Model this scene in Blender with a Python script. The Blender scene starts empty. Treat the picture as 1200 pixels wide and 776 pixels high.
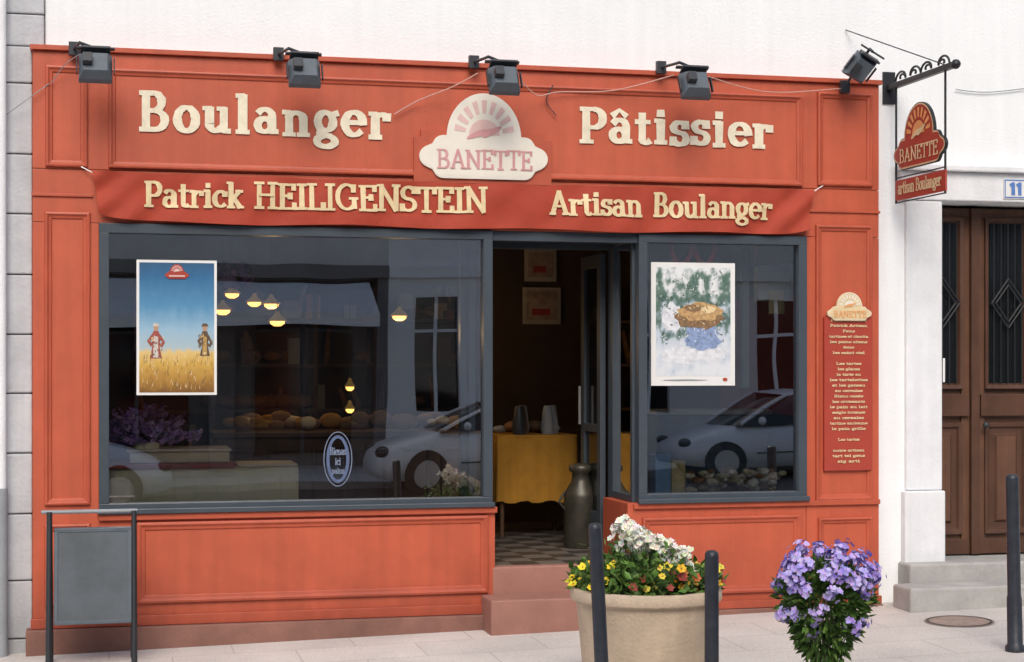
import bpy, math, random
from mathutils import Vector
random.seed(7)
R=random.random
def U(a,b): return a+(b-a)*random.random()
sc=bpy.context.scene
# ---------------------------------------------------------------- survey of the place
D=11.7; H=1.9; FPX=1980.0; HOR=430.0
TH=math.atan(FPX/8300.0); S=math.sin(TH); C=math.cos(TH)
def M(u,v=430,Y=-.1):
    a=(u-600)/FPX; b=(HOR-v)/FPX; t=(D+Y)/(C-a*S)
    return t*(S+a*C), H+t*b
def X(u,Y=-.1): return M(u,430,Y)[0]
def Z(u,v,Y=-.1): return M(u,v,Y)[1]
def gz(x,y=0.0):
    return .021*max(-10.,min(12.,x+.5))+.012*max(y,-4.6)

# ---------------------------------------------------------------- materials
MATS={}
def mat(name,col,rough=.6,var=.0,scale=4.,bump=.0,bscale=40.,metal=0.,emit=None,estr=0.,streak=0.,vcol=False,spec=.5,dirt=0.):
    if name in MATS: return MATS[name]
    m=bpy.data.materials.new(name); m.use_nodes=True; nt=m.node_tree; N=nt.nodes; L=nt.links
    b=N["Principled BSDF"]
    b.inputs["Roughness"].default_value=rough; b.inputs["Metallic"].default_value=metal
    b.inputs["Specular IOR Level"].default_value=spec
    b.inputs["Base Color"].default_value=(*col,1)
    tc=N.new("ShaderNodeTexCoord"); src=None
    if vcol:
        at=N.new("ShaderNodeAttribute"); at.attribute_name="Col"; src=at.outputs["Color"]
    else:
        rgb=N.new("ShaderNodeRGB"); rgb.outputs[0].default_value=(*col,1); src=rgb.outputs[0]
    def mul(src,fac_socket,lo,hi):
        mr=N.new("ShaderNodeMapRange"); mr.inputs[1].default_value=.3; mr.inputs[2].default_value=.7
        mr.inputs[3].default_value=lo; mr.inputs[4].default_value=hi; L.new(fac_socket,mr.inputs[0])
        vm=N.new("ShaderNodeVectorMath"); vm.operation='SCALE'; L.new(src,vm.inputs[0]); L.new(mr.outputs[0],vm.inputs["Scale"])
        return vm.outputs[0]
    if var>0:
        n=N.new("ShaderNodeTexNoise"); n.inputs["Scale"].default_value=scale; n.inputs["Detail"].default_value=4; n.inputs["Roughness"].default_value=.65
        L.new(tc.outputs["Object"],n.inputs["Vector"]); src=mul(src,n.outputs["Fac"],1-var,1+var*.6)
    if streak>0:
        mp=N.new("ShaderNodeMapping"); mp.inputs["Scale"].default_value=(14,14,.7); L.new(tc.outputs["Object"],mp.inputs[0])
        n=N.new("ShaderNodeTexNoise"); n.inputs["Scale"].default_value=1.; n.inputs["Detail"].default_value=3
        L.new(mp.outputs[0],n.inputs["Vector"]); src=mul(src,n.outputs["Fac"],1-streak,1+streak*.4)
    if dirt>0: # splash grime fading up from the ground
        sp=N.new("ShaderNodeSeparateXYZ"); L.new(tc.outputs["Object"],sp.inputs[0])
        n=N.new("ShaderNodeTexNoise"); n.inputs["Scale"].default_value=5.; n.inputs["Detail"].default_value=4; L.new(tc.outputs["Object"],n.inputs["Vector"])
        ma=N.new("ShaderNodeMath"); ma.operation='MULTIPLY_ADD'; ma.inputs[1].default_value=-.7; L.new(n.outputs["Fac"],ma.inputs[0]); L.new(sp.outputs["Z"],ma.inputs[2])
        mr=N.new("ShaderNodeMapRange"); mr.inputs[1].default_value=-.25; mr.inputs[2].default_value=.25; mr.inputs[3].default_value=1-dirt; mr.inputs[4].default_value=1; L.new(ma.outputs[0],mr.inputs[0])
        vm=N.new("ShaderNodeVectorMath"); vm.operation='SCALE'; L.new(src,vm.inputs[0]); L.new(mr.outputs[0],vm.inputs["Scale"]); src=vm.outputs[0]
    L.new(src,b.inputs["Base Color"])
    if bump>0:
        n=N.new("ShaderNodeTexNoise"); n.inputs["Scale"].default_value=bscale; n.inputs["Detail"].default_value=2
        L.new(tc.outputs["Object"],n.inputs["Vector"])
        bp=N.new("ShaderNodeBump"); bp.inputs["Strength"].default_value=bump; bp.inputs["Distance"].default_value=.01
        L.new(n.outputs["Fac"],bp.inputs["Height"]); L.new(bp.outputs[0],b.inputs["Normal"])
    if emit: 
        b.inputs["Emission Color"].default_value=(*emit,1); b.inputs["Emission Strength"].default_value=estr
    MATS[name]=m; return m
def glassmat(name,k=9.,tint=(.88,.91,.91)):
    m=bpy.data.materials.new(name); m.use_nodes=True; nt=m.node_tree; N=nt.nodes; L=nt.links
    N.remove(N["Principled BSDF"]); out=N["Material Output"]
    tr=N.new("ShaderNodeBsdfTransparent"); tr.inputs[0].default_value=(*tint,1)
    gl=N.new("ShaderNodeBsdfGlossy"); gl.inputs["Roughness"].default_value=.004; gl.inputs[0].default_value=(1,1,1,1)
    tc=N.new("ShaderNodeTexCoord"); n=N.new("ShaderNodeTexNoise"); n.inputs["Scale"].default_value=1.1; n.inputs["Detail"].default_value=1
    L.new(tc.outputs["Object"],n.inputs["Vector"])
    bp=N.new("ShaderNodeBump"); bp.inputs["Strength"].default_value=.16; bp.inputs["Distance"].default_value=.012
    L.new(n.outputs["Fac"],bp.inputs["Height"]); L.new(bp.outputs[0],gl.inputs["Normal"])
    fr=N.new("ShaderNodeFresnel"); fr.inputs[0].default_value=1.5
    mu=N.new("ShaderNodeMath"); mu.operation='MULTIPLY'; mu.inputs[1].default_value=k; mu.use_clamp=True
    L.new(fr.outputs[0],mu.inputs[0])
    mx=N.new("ShaderNodeMixShader"); L.new(mu.outputs[0],mx.inputs[0]); L.new(tr.outputs[0],mx.inputs[1]); L.new(gl.outputs[0],mx.inputs[2])
    L.new(mx.outputs[0],out.inputs[0]); return m

RED=mat("red_paint",(.535,.108,.052),.5,.13,2.2,.12,60,streak=.09,dirt=.25)
REDM=mat("red_paint_moulding",(.50,.098,.048),.45,.13,3,.1,60,streak=.08,dirt=.25)
REDP=mat("sign_red",(.42,.055,.035),.5,.08,5)
BAN=mat("banner_cloth",(.41,.050,.022),.75,.12,6,.25,300)
CREAM=mat("cream_letters",(.84,.76,.58),.5,.14,14)
CREAMB=mat("cream_print",(.78,.62,.36),.6,.14,14)
CREAMW=mat("cream_board",(.84,.79,.69),.5,.05,9)
PINK=mat("pink_print",(.66,.33,.33),.5,.1,12)
PINKL=mat("pink_light",(.76,.52,.48),.5,.1,12)
ORG=mat("orange_print",(.80,.38,.14),.5,.1,12)
WALL=mat("white_stucco",(.90,.93,.94),.9,.04,1.6,.35,55,streak=.03)
WALL2=mat("white_stone",(.82,.84,.86),.85,.09,3,.3,45,streak=.05,dirt=.2)
QUO=mat("grey_stone",(.56,.575,.60),.85,.16,2.6,.5,35,streak=.08,dirt=.25)
MORT=mat("mortar",(.42,.42,.43),.95,.1,8)
FRAME=mat("slate_frame_paint",(.058,.075,.094),.4,.1,6)
DARKM=mat("dark_metal",(.035,.04,.048),.45,.2,12)
LAMPM=mat("lamp_metal",(.10,.125,.15),.5,.15,10)
BLACK=mat("black_iron",(.018,.02,.024),.45,.2,10)
BOLL=mat("bollard_paint",(.026,.031,.042),.42,.35,14,.25,60)
SLATE=mat("chalkboard",(.10,.115,.13),.75,.22,4)
PLINTH=mat("pink_plinth",(.35,.17,.13),.85,.25,3,.35,60,dirt=.3)
STEPM=mat("step_tile",(.40,.19,.145),.7,.2,5,.2,60,dirt=.2)
STONE=mat("step_stone",(.42,.41,.39),.9,.2,4,.5,30)
WOOD=mat("brown_door_wood",(.135,.062,.034),.5,.28,3,.25,40,streak=.3)
WOODM=mat("brown_moulding",(.10,.045,.026),.45,.25,4,.2,40,streak=.2)
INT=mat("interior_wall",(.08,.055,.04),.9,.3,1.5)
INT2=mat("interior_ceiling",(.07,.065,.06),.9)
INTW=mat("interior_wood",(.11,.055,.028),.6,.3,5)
CREAMP=mat("cream_panel",(.80,.76,.56),.6,.08,5)
BREAD=mat("bread_crust",(.30,.16,.07),.7,.35,14)
YEL=mat("yellow_cloth",(.50,.24,.025),.85,.2,6)
PAPER=mat("paper_white",(.80,.80,.78),.6,.03,6)
GREY=mat("grey_plastic",(.3,.32,.34),.5,.1,6)
BLUE=mat("blue_print",(.10,.22,.55),.5,.1,6)
FLOW=mat("petals",(1,1,1),.7,vcol=True)
LEAF=mat("leaves",(1,1,1),.55,vcol=True,spec=.3)
POT=mat("planter_concrete",(.62,.49,.36),.9,.16,5,.5,50,streak=.08)
SOIL=mat("soil",(.05,.03,.02),1,.3,20)
PLASTER=mat("opposite_plaster",(.70,.69,.66),.9,.12,1.2)
PLASTER2=mat("opposite_plaster_grey",(.20,.195,.19),.9,.2,1.2)
PALE=mat("pale_render",(.90,.90,.89),.9,.05,2)
SHUT=mat("shutter_paint",(.10,.12,.14),.6,.1,3)
AWN=mat("awning_cloth",(.80,.80,.80),.8,.1,2)
ROOF=mat("roof_tiles",(.16,.07,.05),.9,.25,6)
CARP=mat("silver_car_paint",(.85,.85,.84),.3,.03,3,metal=.0)
CARD=mat("blue_car_paint",(.66,.70,.75),.3,.03,3,metal=.0)
CARG=mat("car_glass",(.03,.035,.04),.06)
TYRE=mat("tyre_rubber",(.02,.02,.02),.85)
RIM=mat("wheel_rim",(.5,.5,.5),.3,metal=.6)
GLOW=mat("lamp_glow",(1,.8,.4),.5,emit=(1.,.52,.13),estr=3.6)
try: GLOW.cycles.emission_sampling='NONE'
except Exception: pass
GLASS=glassmat("shop_glass")
DGLASS=mat("dark_glass",(.012,.014,.016),.08)

# ---------------------------------------------------------------- builders
class MB:
    def __init__(s): s.v=[];s.f=[];s.mi=[];s.sm=[];s.c=[];s.mats=[]
    def add(s,vs,fs,m,smooth=False,col=None):
        if m not in s.mats: s.mats.append(m)
        k=s.mats.index(m); o=len(s.v); s.v+= [tuple(p) for p in vs]
        for f in fs:
            s.f.append([i+o for i in f]); s.mi.append(k); s.sm.append(smooth); s.c.append(col)
    def box(s,x0,x1,y0,y1,z0,z1,m):
        if x0>x1:x0,x1=x1,x0
        if y0>y1:y0,y1=y1,y0
        if z0>z1:z0,z1=z1,z0
        v=[(x0,y0,z0),(x1,y0,z0),(x1,y1,z0),(x0,y1,z0),(x0,y0,z1),(x1,y0,z1),(x1,y1,z1),(x0,y1,z1)]
        s.add(v,[(0,3,2,1),(4,5,6,7),(0,1,5,4),(1,2,6,5),(2,3,7,6),(3,0,4,7)],m)
    def obox(s,c,ax,ay,az,m):
        c=Vector(c);ax=Vector(ax);ay=Vector(ay);az=Vector(az);v=[]
        for k in (-1,1):
            for (i,j) in ((-1,-1),(1,-1),(1,1),(-1,1)): v.append(c+ax*i+ay*j+az*k)
        s.add(v,[(0,3,2,1),(4,5,6,7),(0,1,5,4),(1,2,6,5),(2,3,7,6),(3,0,4,7)],m)
    def cyl(s,p0,p1,r0,r1,m,n=14,cap=True):
        p0=Vector(p0);p1=Vector(p1);d=(p1-p0).normalized()
        a=d.cross(Vector((0,0,1)))
        if a.length<.01:a=d.cross(Vector((1,0,0)))
        a.normalize();b=d.cross(a);v=[]
        for p,r in((p0,r0),(p1,r1)):
            for i in range(n):
                t=2*math.pi*i/n; v.append(p+a*(r*math.cos(t))+b*(r*math.sin(t)))
        s.add(v,[(i,(i+1)%n,n+(i+1)%n,n+i) for i in range(n)],m,True)
        if cap: s.add(v,[tuple(range(n))[::-1],tuple(range(n,2*n))],m)
    def tube(s,pts,r,m,n=6):
        for a,b in zip(pts[:-1],pts[1:]): s.cyl(a,b,r,r,m,n,True)
    def lathe(s,c,prof,m,n=28,tilt=(0,0)):
        v=[];f=[]
        for r,z in prof:
            for i in range(n):
                t=2*math.pi*i/n; v.append((c[0]+r*math.cos(t)+tilt[0]*z,c[1]+r*math.sin(t)+tilt[1]*z,c[2]+z))
        for j in range(len(prof)-1):
            for i in range(n): f.append((j*n+i,j*n+(i+1)%n,(j+1)*n+(i+1)%n,(j+1)*n+i))
        s.add(v,f,m,True)
        s.add(v,[tuple(range(n))[::-1],tuple(range((len(prof)-1)*n,len(prof)*n))],m)
    def ball(s,c,r,m,n=10,sc_=(1,1,1)):
        v=[];f=[];k=n//2+1
        for j in range(k+1):
            p=math.pi*j/k
            for i in range(n):
                t=2*math.pi*i/n; v.append((c[0]+r*sc_[0]*math.sin(p)*math.cos(t),c[1]+r*sc_[1]*math.sin(p)*math.sin(t),c[2]+r*sc_[2]*math.cos(p)))
        for j in range(k):
            for i in range(n): f.append((j*n+i,(j+1)*n+i,(j+1)*n+(i+1)%n,j*n+(i+1)%n))
        s.add(v,f,m,True)
    def panel(s,x0,x1,z0,z1,m,prof,mc=None):
        if z0>z1:z0,z1=z1,z0
        v=[];n=len(prof)
        for (i,y) in prof: v+=[(x0+i,y,z0+i),(x1-i,y,z0+i),(x1-i,y,z1-i),(x0+i,y,z1-i)]
        f=[]
        for j in range(n-1):
            for k in range(4): f.append((4*j+k,4*j+(k+1)%4,4*(j+1)+(k+1)%4,4*(j+1)+k))
        s.add(v,f,m); s.add(v,[tuple(4*(n-1)+k for k in range(4))],mc or m)
    def build(s,name,parent=None,bevel=0,seg=2):
        me=bpy.data.meshes.new(name); me.from_pydata(s.v,[],s.f)
        for m in s.mats: me.materials.append(m)
        me.polygons.foreach_set("material_index",s.mi); me.polygons.foreach_set("use_smooth",s.sm)
        if any(c is not None for c in s.c):
            ca=me.color_attributes.new("Col",'FLOAT_COLOR','CORNER')
            for p,c in zip(me.polygons,s.c):
                c=c or (1,1,1)
                for li in p.loop_indices: ca.data[li].color=(*c,1)
        me.update(); ob=bpy.data.objects.new(name,me); sc.collection.objects.link(ob)
        if parent: ob.parent=parent
        if bevel:
            b=ob.modifiers.new("b",'BEVEL'); b.width=bevel; b.segments=seg; b.limit_method='ANGLE'; b.angle_limit=.7
        return ob
def empty(name,loc=(0,0,0)):
    e=bpy.data.objects.new(name,None); e.empty_display_size=.2; sc.collection.objects.link(e); return e

class Frame:
    def __init__(s,o,ex,ez,n,warp=None): s.o=Vector(o);s.ex=Vector(ex);s.ez=Vector(ez);s.n=Vector(n);s.w=warp
    def __call__(s,x,z,off=0):
        w=s.w(x,z) if s.w else 0
        return s.o+s.ex*x+s.ez*z+s.n*(off+w)
def arc(cx,cy,rx,ry,a0,a1,n=None):
    n=n or max(5,int(abs(a1-a0)/18)); return [(cx+rx*math.cos(math.radians(a0+(a1-a0)*i/n)),cy+ry*math.sin(math.radians(a0+(a1-a0)*i/n))) for i in range(n+1)]
def sf(x,y,w=.15): return [(x-w,y),(x+w,y)]
xh=.66
GL={
'B':(.76,[[(.17,0),(.17,1)],[(.04,1),(.36,1)]+arc(.36,.76,.2,.24,90,-90)+[(.17,.52)],[(.3,.52),(.38,.52)]+arc(.38,.26,.26,.26,90,-90)+[(.04,0)]]),
'P':(.70,[[(.17,0),(.17,1)],[(.04,1),(.38,1)]+arc(.38,.72,.24,.28,90,-90)+[(.17,.44)],sf(.18,0,.15)]),
'A':(.78,[[(.1,0),(.38,1)],[(.38,1),(.68,0)],[(.2,.34),(.58,.34)],sf(.1,0,.11),sf(.67,0,.13)]),
'H':(.84,[[(.18,0),(.18,1)],[(.66,0),(.66,1)],[(.18,.52),(.66,.52)],sf(.18,0),sf(.18,1),sf(.66,0),sf(.66,1)]),
'E':(.68,[[(.17,0),(.17,1)],[(.04,1),(.6,1)],[(.17,.53),(.46,.53)],[(.04,0),(.62,0)],[(.58,1.02),(.58,.8)],[(.6,-.02),(.6,.22)],[(.45,.43),(.45,.63)]]),
'I':(.38,[[(.19,0),(.19,1)],sf(.19,0),sf(.19,1)]),
'L':(.64,[[(.17,0),(.17,1)],[(.04,0),(.6,0)],[(.58,-.02),(.58,.24)],sf(.18,1)]),
'G':(.84,[arc(.42,.5,.34,.5,48,318),[(.68,.05),(.68,.44)],sf(.66,.44,.14),[(.66,.98),(.66,.72)]]),
'N':(.86,[[(.16,0),(.16,1)],[(.7,0),(.7,1)],[(.14,1),(.7,0)],sf(.16,0,.13),[(.02,1),(.2,1)],sf(.7,1,.13)]),
'S':(.62,[arc(.31,.75,.22,.25,25,250)+arc(.31,.25,.24,.25,70,-155),[(.52,1),(.52,.76)],[(.08,0),(.08,.26)]]),
'T':(.72,[[(.36,0),(.36,1)],[(.05,1),(.67,1)],[(.06,1.02),(.06,.78)],[(.66,1.02),(.66,.78)],sf(.36,0,.15)]),
'o':(.60,[arc(.3,.33,.23,.33,0,360,22)]),
'u':(.70,[[(.16,xh),(.16,.2)]+arc(.32,.2,.16,.2,180,300),[(.52,xh),(.52,0)],[(.02,xh),(.18,xh)],[(.38,xh),(.54,xh)],[(.52,0),(.66,0)],[(.38,.03),(.5,.14)]]),
'l':(.36,[[(.18,0),(.18,1)],sf(.18,0,.14),[(.04,1),(.2,1)]]),
'a':(.60,[arc(.27,.47,.18,.19,150,0)+[(.45,.06)],[(.43,.01),(.58,.01)],arc(.26,.19,.18,.19,0,360,18)]),
'n':(.72,[[(.17,0),(.17,xh)],arc(.35,.44,.19,.21,165,0)+[(.54,0)],sf(.17,0,.13),sf(.54,0,.13),[(.03,xh),(.18,xh)]]),
'g':(.60,[arc(.27,.4,.2,.25,0,360,18),[(.42,.58),(.58,.64)],[(.16,.18),(.12,.08),(.2,.03),(.4,.0)],arc(.28,-.15,.23,.15,75,-255,18)]),
'e':(.57,[arc(.3,.33,.24,.32,0,315),[(.06,.36),(.54,.36)]]),
'r':(.52,[[(.17,0),(.17,xh)],arc(.36,.44,.19,.2,165,55),[(.47,.64),(.47,.5)],sf(.17,0,.14),[(.03,xh),(.18,xh)]]),
't':(.42,[[(.19,.9),(.19,.16)]+arc(.3,.14,.11,.13,180,320),[(.03,xh),(.38,xh)]]),
'i':(.36,[[(.18,0),(.18,xh)],[(.18,.82),(.18,.95)],sf(.18,0,.14),[(.04,xh),(.2,xh)]]),
's':(.48,[arc(.24,.5,.16,.15,25,250)+arc(.24,.17,.18,.17,70,-155),[(.4,.66),(.4,.5)],[(.06,.0),(.06,.18)]]),
'c':(.52,[arc(.3,.33,.24,.32,45,315),[(.47,.62),(.47,.46)]]),
'k':(.66,[[(.17,0),(.17,1)],[(.52,xh),(.18,.28)],[(.28,.38),(.54,0)],sf(.17,0,.13),[(.03,1),(.18,1)],sf(.5,xh,.12),sf(.55,0,.11)]),
'p':(.62,[[(.17,-.3),(.17,xh)],arc(.34,.33,.22,.32,150,-150),sf(.17,-.3,.13),[(.03,xh),(.18,xh)]]),
' ':(.34,[]),'1':(.4,[[(.2,0),(.2,1)],[(.05,.85),(.2,1)]]),
}
AC=chr(226)
GL[AC]=(GL['a'][0],GL['a'][1]+[[(.1,.8),(.27,.97),(.44,.8)]])
def text(mb,fr,string,x0,x1,z0,cap,m,off=.004,thick=.17,thin=.1,jit=.012,bold=1.,track=0.):
    string="".join(ch for ch in string if ch in GL)
    tot=sum(GL[ch][0]+track for ch in string)-track; sx=(x1-x0)/tot; cx=x0; k=0
    for ch in string:
        adv,strokes=GL[ch]; jz=U(-jit,jit)*cap; js=U(1-jit,1+jit*1.5)
        for st in strokes:
            k+=1; pts=[(cx+p[0]*sx,z0+jz+p[1]*cap*js) for p in st]; n=len(pts); vs=[];closed=(abs(pts[0][0]-pts[-1][0])+abs(pts[0][1]-pts[-1][1]))<1e-6
            sz=(sx+cap)/2*bold
            for i in range(n):
                if closed: a=pts[(i-1)%(n-1)] if i>0 else pts[n-2]; b=pts[(i+1)] if i<n-1 else pts[1]
                else: a=pts[max(0,i-1)]; b=pts[min(n-1,i+1)]
                dx,dz=b[0]-a[0],b[1]-a[1]; l=math.hypot(dx,dz) or 1; dx/=l;dz/=l
                w=(thin+(thick-thin)*abs(dz)**1.2)*sz/2*(1+U(-.12,.14))
                px,pz=pts[i]
                if not closed and i==0: px-=dx*thin*sz*.35;pz-=dz*thin*sz*.35
                if not closed and i==n-1: px+=dx*thin*sz*.35;pz+=dz*thin*sz*.35
                o=off+.00025*(k%9)
                vs.append(fr(px-dz*w,pz+dx*w,o)); vs.append(fr(px+dz*w,pz-dx*w,o))
            if closed: vs[-2],vs[-1]=vs[0],vs[1]
            mb.add(vs,[(2*i,2*i+1,2*i+3,2*i+2) for i in range(n-1)],m)
        cx+=(adv+track)*sx
def poly(mb,fr,pts,off,m,thick=0):
    vs=[fr(x,z,off) for x,z in pts]; n=len(pts); mb.add(vs,[tuple(range(n))],m)
    if thick:
        vb=[fr(x,z,off-thick) for x,z in pts]; mb.add(vs+vb,[(i,n+i,n+(i+1)%n,(i+1)%n) for i in range(n)]+[tuple(range(n,2*n))[::-1]],m)
def body_outline(w,h,g):
    bh=h*.50; hw=w/2-.0; a=w*.10
    P=[]
    P+=arc(-hw+a,bh*.5,a+g,bh*.27+g,250,110,10)
    P+=[(-hw+a*1.0-g*.2,bh*.80+g*.5)]+arc(-hw+a*1.9,bh*.84,a*.75,bh*.16+g,160,90,5)
    P+=arc(hw-a*1.9,bh*.84,a*.75,bh*.16+g,90,20,5)+[(hw-a*1.0+g*.2,bh*.80+g*.5)]
    P+=arc(hw-a,bh*.5,a+g,bh*.27+g,70,-70,10)
    P+=[(hw-a*1.0+g*.2,bh*.20-g*.5)]+arc(hw-a*1.9,bh*.16,a*.75,bh*.16+g,-20,-90,5)
    P+=arc(-hw+a*1.9,bh*.16,a*.75,bh*.16+g,-90,-160,5)+[(-hw+a*1.0-g*.2,bh*.20-g*.5)]
    return P
def dome_outline(w,h,g):
    bh=h*.5; d=w*.29
    return [(-d-g,bh*.7)]+arc(0,bh*.95,d+g,h-bh*.95+g,180,0,24)+[(d+g,bh*.7)]
def logo(mb,fr,w,h,off,mback,mline,mfill,msun,mtxt,thick=.015,txt=True):
    for k,(g,m_,o) in enumerate(((0,mback,0),(-.008*w,mline,.0012),(-.022*w,mfill,.0024))):
        poly(mb,fr,dome_outline(w,h,g),off+o,m_,thick if k==0 else 0)
        poly(mb,fr,body_outline(w,h,g),off+o+.0005,m_,thick-.0003 if k==0 else 0)
    bh=h*.5; cz=bh*1.02; r=w*.12
    poly(mb,fr,arc(0,cz,r,r*1.0,180,0,14),off+.0045,msun)
    for i in range(9):
        a=math.radians(12+i*19.5); da=.09; r0=r*1.22; r1=w*.235; kz=(h*.92-cz)/(w*.235)
        q=[(r0*math.cos(a-da),cz+kz*r0*math.sin(a-da)),(r1*math.cos(a-da),cz+kz*r1*math.sin(a-da)),(r1*math.cos(a+da),cz+kz*r1*math.sin(a+da)),(r0*math.cos(a+da),cz+kz*r0*math.sin(a+da))]
        poly(mb,fr,q,off+.0045,msun)
    for i,(dx,dz,an) in enumerate(((-.06,.0,25),(.0,.012,20),(.06,.02,30))):
        e=[(dx*w+ .085*w*math.cos(t)*math.cos(math.radians(an))-.02*w*math.sin(t)*math.sin(math.radians(an)), cz+dz*w+.01*h+.085*w*math.cos(t)*math.sin(math.radians(an))+.02*w*math.sin(t)*math.cos(math.radians(an))) for t in [2*math.pi*j/14 for j in range(14)]]
        poly(mb,fr,e,off+.006+.0006*i,mtxt)
    if txt: text(mb,fr,"BANETTE",-w*.37,w*.38,bh*.24,bh*.42,mtxt,off+.0075,.15,.07)
    else: poly(mb,fr,[(-w*.33,bh*.3),(w*.33,bh*.3),(w*.33,bh*.5),(-w*.33,bh*.5)],off+.0075,mtxt)

# ================================================================= BAKERY BUILDING
bld=empty("bakery_building")
xL,xR=X(38),X(1030); zT=4.03; YF=-.10
wt,wb=2.86,.92
xa,xb=X(116),X(577)
xc,xd=X(748),X(945)
floor_z=.49
mb=MB()
mb.box(xL+.08,X(1205,0)+4,0,.35,zT+.0,9.2,WALL)
dxL=X(1098,0); dxR=dxL+1.32; dTop=Z(1140,237,0)
mb.box(xR-.02,dxL,0.0,.35,0,zT,WALL)
mb.box(dxL,dxR,0,.35,dTop,zT,WALL)
mb.box(dxR,X(1205,0)+4,0,.35,-.3,zT,WALL)
mb.box(xL-.9,xL+.08,.03,.35,-.6,9.2,MORT)
mb.box(xL-9,xL-.9,0,.35,-.7,9.2,WALL2)
mb.box(xL-9,X(1205,0)+4,8,8.3,-.5,9.2,WALL2)
mb.box(xL-9,xL-8.8,.35,8,-.5,9.2,WALL2)
mb.box(X(1205,0)+3.8,X(1205,0)+4,.35,8,-.5,9.2,WALL2)
mb.build("walls",bld)
mb=MB(); mb.box(xL-9.3,X(1205,0)+4.3,-.5,8.6,9.2,9.4,ROOF)
e=X(1205,0)+4.3; a0=xL-9.3
mb.add([(a0,-.5,9.4),(e,-.5,9.4),(e,8.6,9.4),(a0,8.6,9.4),(a0,4,11.6),(e,4,11.6)],[(0,1,5,4),(2,3,4,5),(1,2,5),(3,0,4)],ROOF)
mb.build("roof",bld)
mb=MB()
for k in range(5):
    x=-6+k*2.9
    mb.box(x-.5,x+.5,-.012,.02,5.4,7.3,DGLASS)
    for (p,q,r,t) in((-.56,-.48,5.4,7.3),(.48,.56,5.4,7.3),(-.03,.03,5.4,7.3)): mb.box(x+p,x+q,-.04,.02,r,t,PALE)
    mb.box(x-.65,x+.65,-.12,.02,5.28,5.4,WALL2); mb.box(x-.56,x+.56,-.042,.02,7.3,7.4,WALL2)
    for sgn in(-1,1):
        mb.box(x+sgn*.6,x+sgn*1.08,-.05,-.004,5.42,7.28,SHUT)
mb.build("upper_windows",bld,.006)
mb=MB()
k=0
hts=[Z(20,v,0) for v in (815,748,680,602,531,461,392,322,251,181,98,17,-55)]
for i in range(len(hts)-1):
    a,b=hts[i],hts[i+1]; right=xL-.004
    if b>zT: right=X(52,0)
    if a<zT<b: 
        mb.box(xL-.92,right,-.035,.06,max(a+.006,zT+.004),b-.004,QUO); mb.box(xL-.92,xL-.004,-.035,.06,a+.004,zT-.002,QUO); continue
    mb.box(xL-.92,right,-.035,.06,a+.004,b-.004,QUO)
zz=hts[-1]
while zz<9: mb.box(xL-.92,X(52,0)-(.0 if k%2 else .14),-.035,.06,zz+.006,zz+.394,QUO); zz+=.4;k+=1
mb.build("corner_stones",bld,.010)
mb=MB()
mb.cyl((X(2,-.1),-.10,-.2),(X(2,-.1),-.10,1.1),.04,.04,GREY); mb.cyl((X(2,-.1),-.10,1.1),(X(2,-.1),-.10,9),.03,.03,WALL2)
mb.build("downpipe",bld)

mb=MB()
base_z=.165
mb.box(xL,xR,YF,0,3.215-.0,zT-.035,RED)
mb.box(xL,xR,YF+.002,.0,2.86,3.212,RED)
mb.box(xL,xa,YF,.0,base_z,2.857,RED)
mb.box(xd,xR,YF,.0,.14,2.857,RED)
mb.box(xa+.001,xb+.02,YF+.003,.0,base_z,wb,RED)
mb.box(xc-.08,xd-.001,YF+.003,.0,.14,wb,RED)
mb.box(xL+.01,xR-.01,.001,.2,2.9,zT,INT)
mb.build("fascia_and_boards",bld,.004)
mb=MB()
mb.box(xc-.08,xc+.02,.002,.52,floor_z-.4,wb-.003,RED)
mb.box(xb-.05,xb+.02,.002,.52,floor_z-.4,wb-.003,RED)
mb.build("recess_sides",bld,.004)
mb=MB()
pr=lambda y=YF,o=0,w=.05:[(0,y-.001),(.004,y-.024),(w*.35,y-.028),(w*.6,y-.015),(w*.9,y-.012),(w,y-.0025)]
mb.box(xL-.015,xR+.015,YF-.03,.0,zT-.033,zT,REDM)
P=pr()
mb.panel(X(127),X(940),3.225,3.895,REDM,P,RED)
mb.panel(X(53),X(103),3.225,3.90,REDM,P,RED)
mb.panel(X(957),X(1022),3.235,3.93,REDM,P,RED)
mb.panel(X(52),X(106),.98,2.93,REDM,P,RED)
mb.panel(X(955),X(1022),.91,2.95,REDM,P,RED)
mb.panel(X(958),X(1022),.27,.79,REDM,P,RED)
P2=pr(YF+.003,w=.06)
mb.panel(X(160),X(572),.31,.86,REDM,P2,RED)
mb.panel(X(752),X(938),.25,.82,REDM,P2,RED)
mb.panel(X(52),X(106),.31,.86,REDM,P,RED)
mb.box(xL-.006,X(109),YF-.012,YF,3.03,3.05,REDM); mb.box(X(947),xR+.006,YF-.012,YF,3.04,3.06,REDM)
mb.box(X(116),X(577)+.03,YF-.03,YF+.002,wb-.045,wb-.004,REDM)
mb.box(X(742),X(1030),YF-.025,YF-.0005,wb-.04,wb-.004,REDM)
mb.box(xL-.01,xb+.02,YF-.03,YF-.001,base_z+.003,base_z+.07,REDM)
mb.box(xc-.085,xR+.01,YF-.03,YF-.001,.143,.20,REDM)
mb.build("mouldings",bld,.003)
mb=MB()
mb.box(xL-.04,X(573),-.17,-.0,-.2,base_z,PLINTH)
mb.box(xc-.06,xR+.02,-.135,-.0,-.1,.139,PLINTH)
mb.build("plinth",bld,.008)
mb=MB()
mb.box(X(577),xc-.083,-.10,.0,.0,floor_z,STEPM)
mb.box(X(571,-.3),X(722,-.3),-.42,-.103,-.1,.30,STEPM)
mb.build("entrance_steps",bld,.012)

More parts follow.
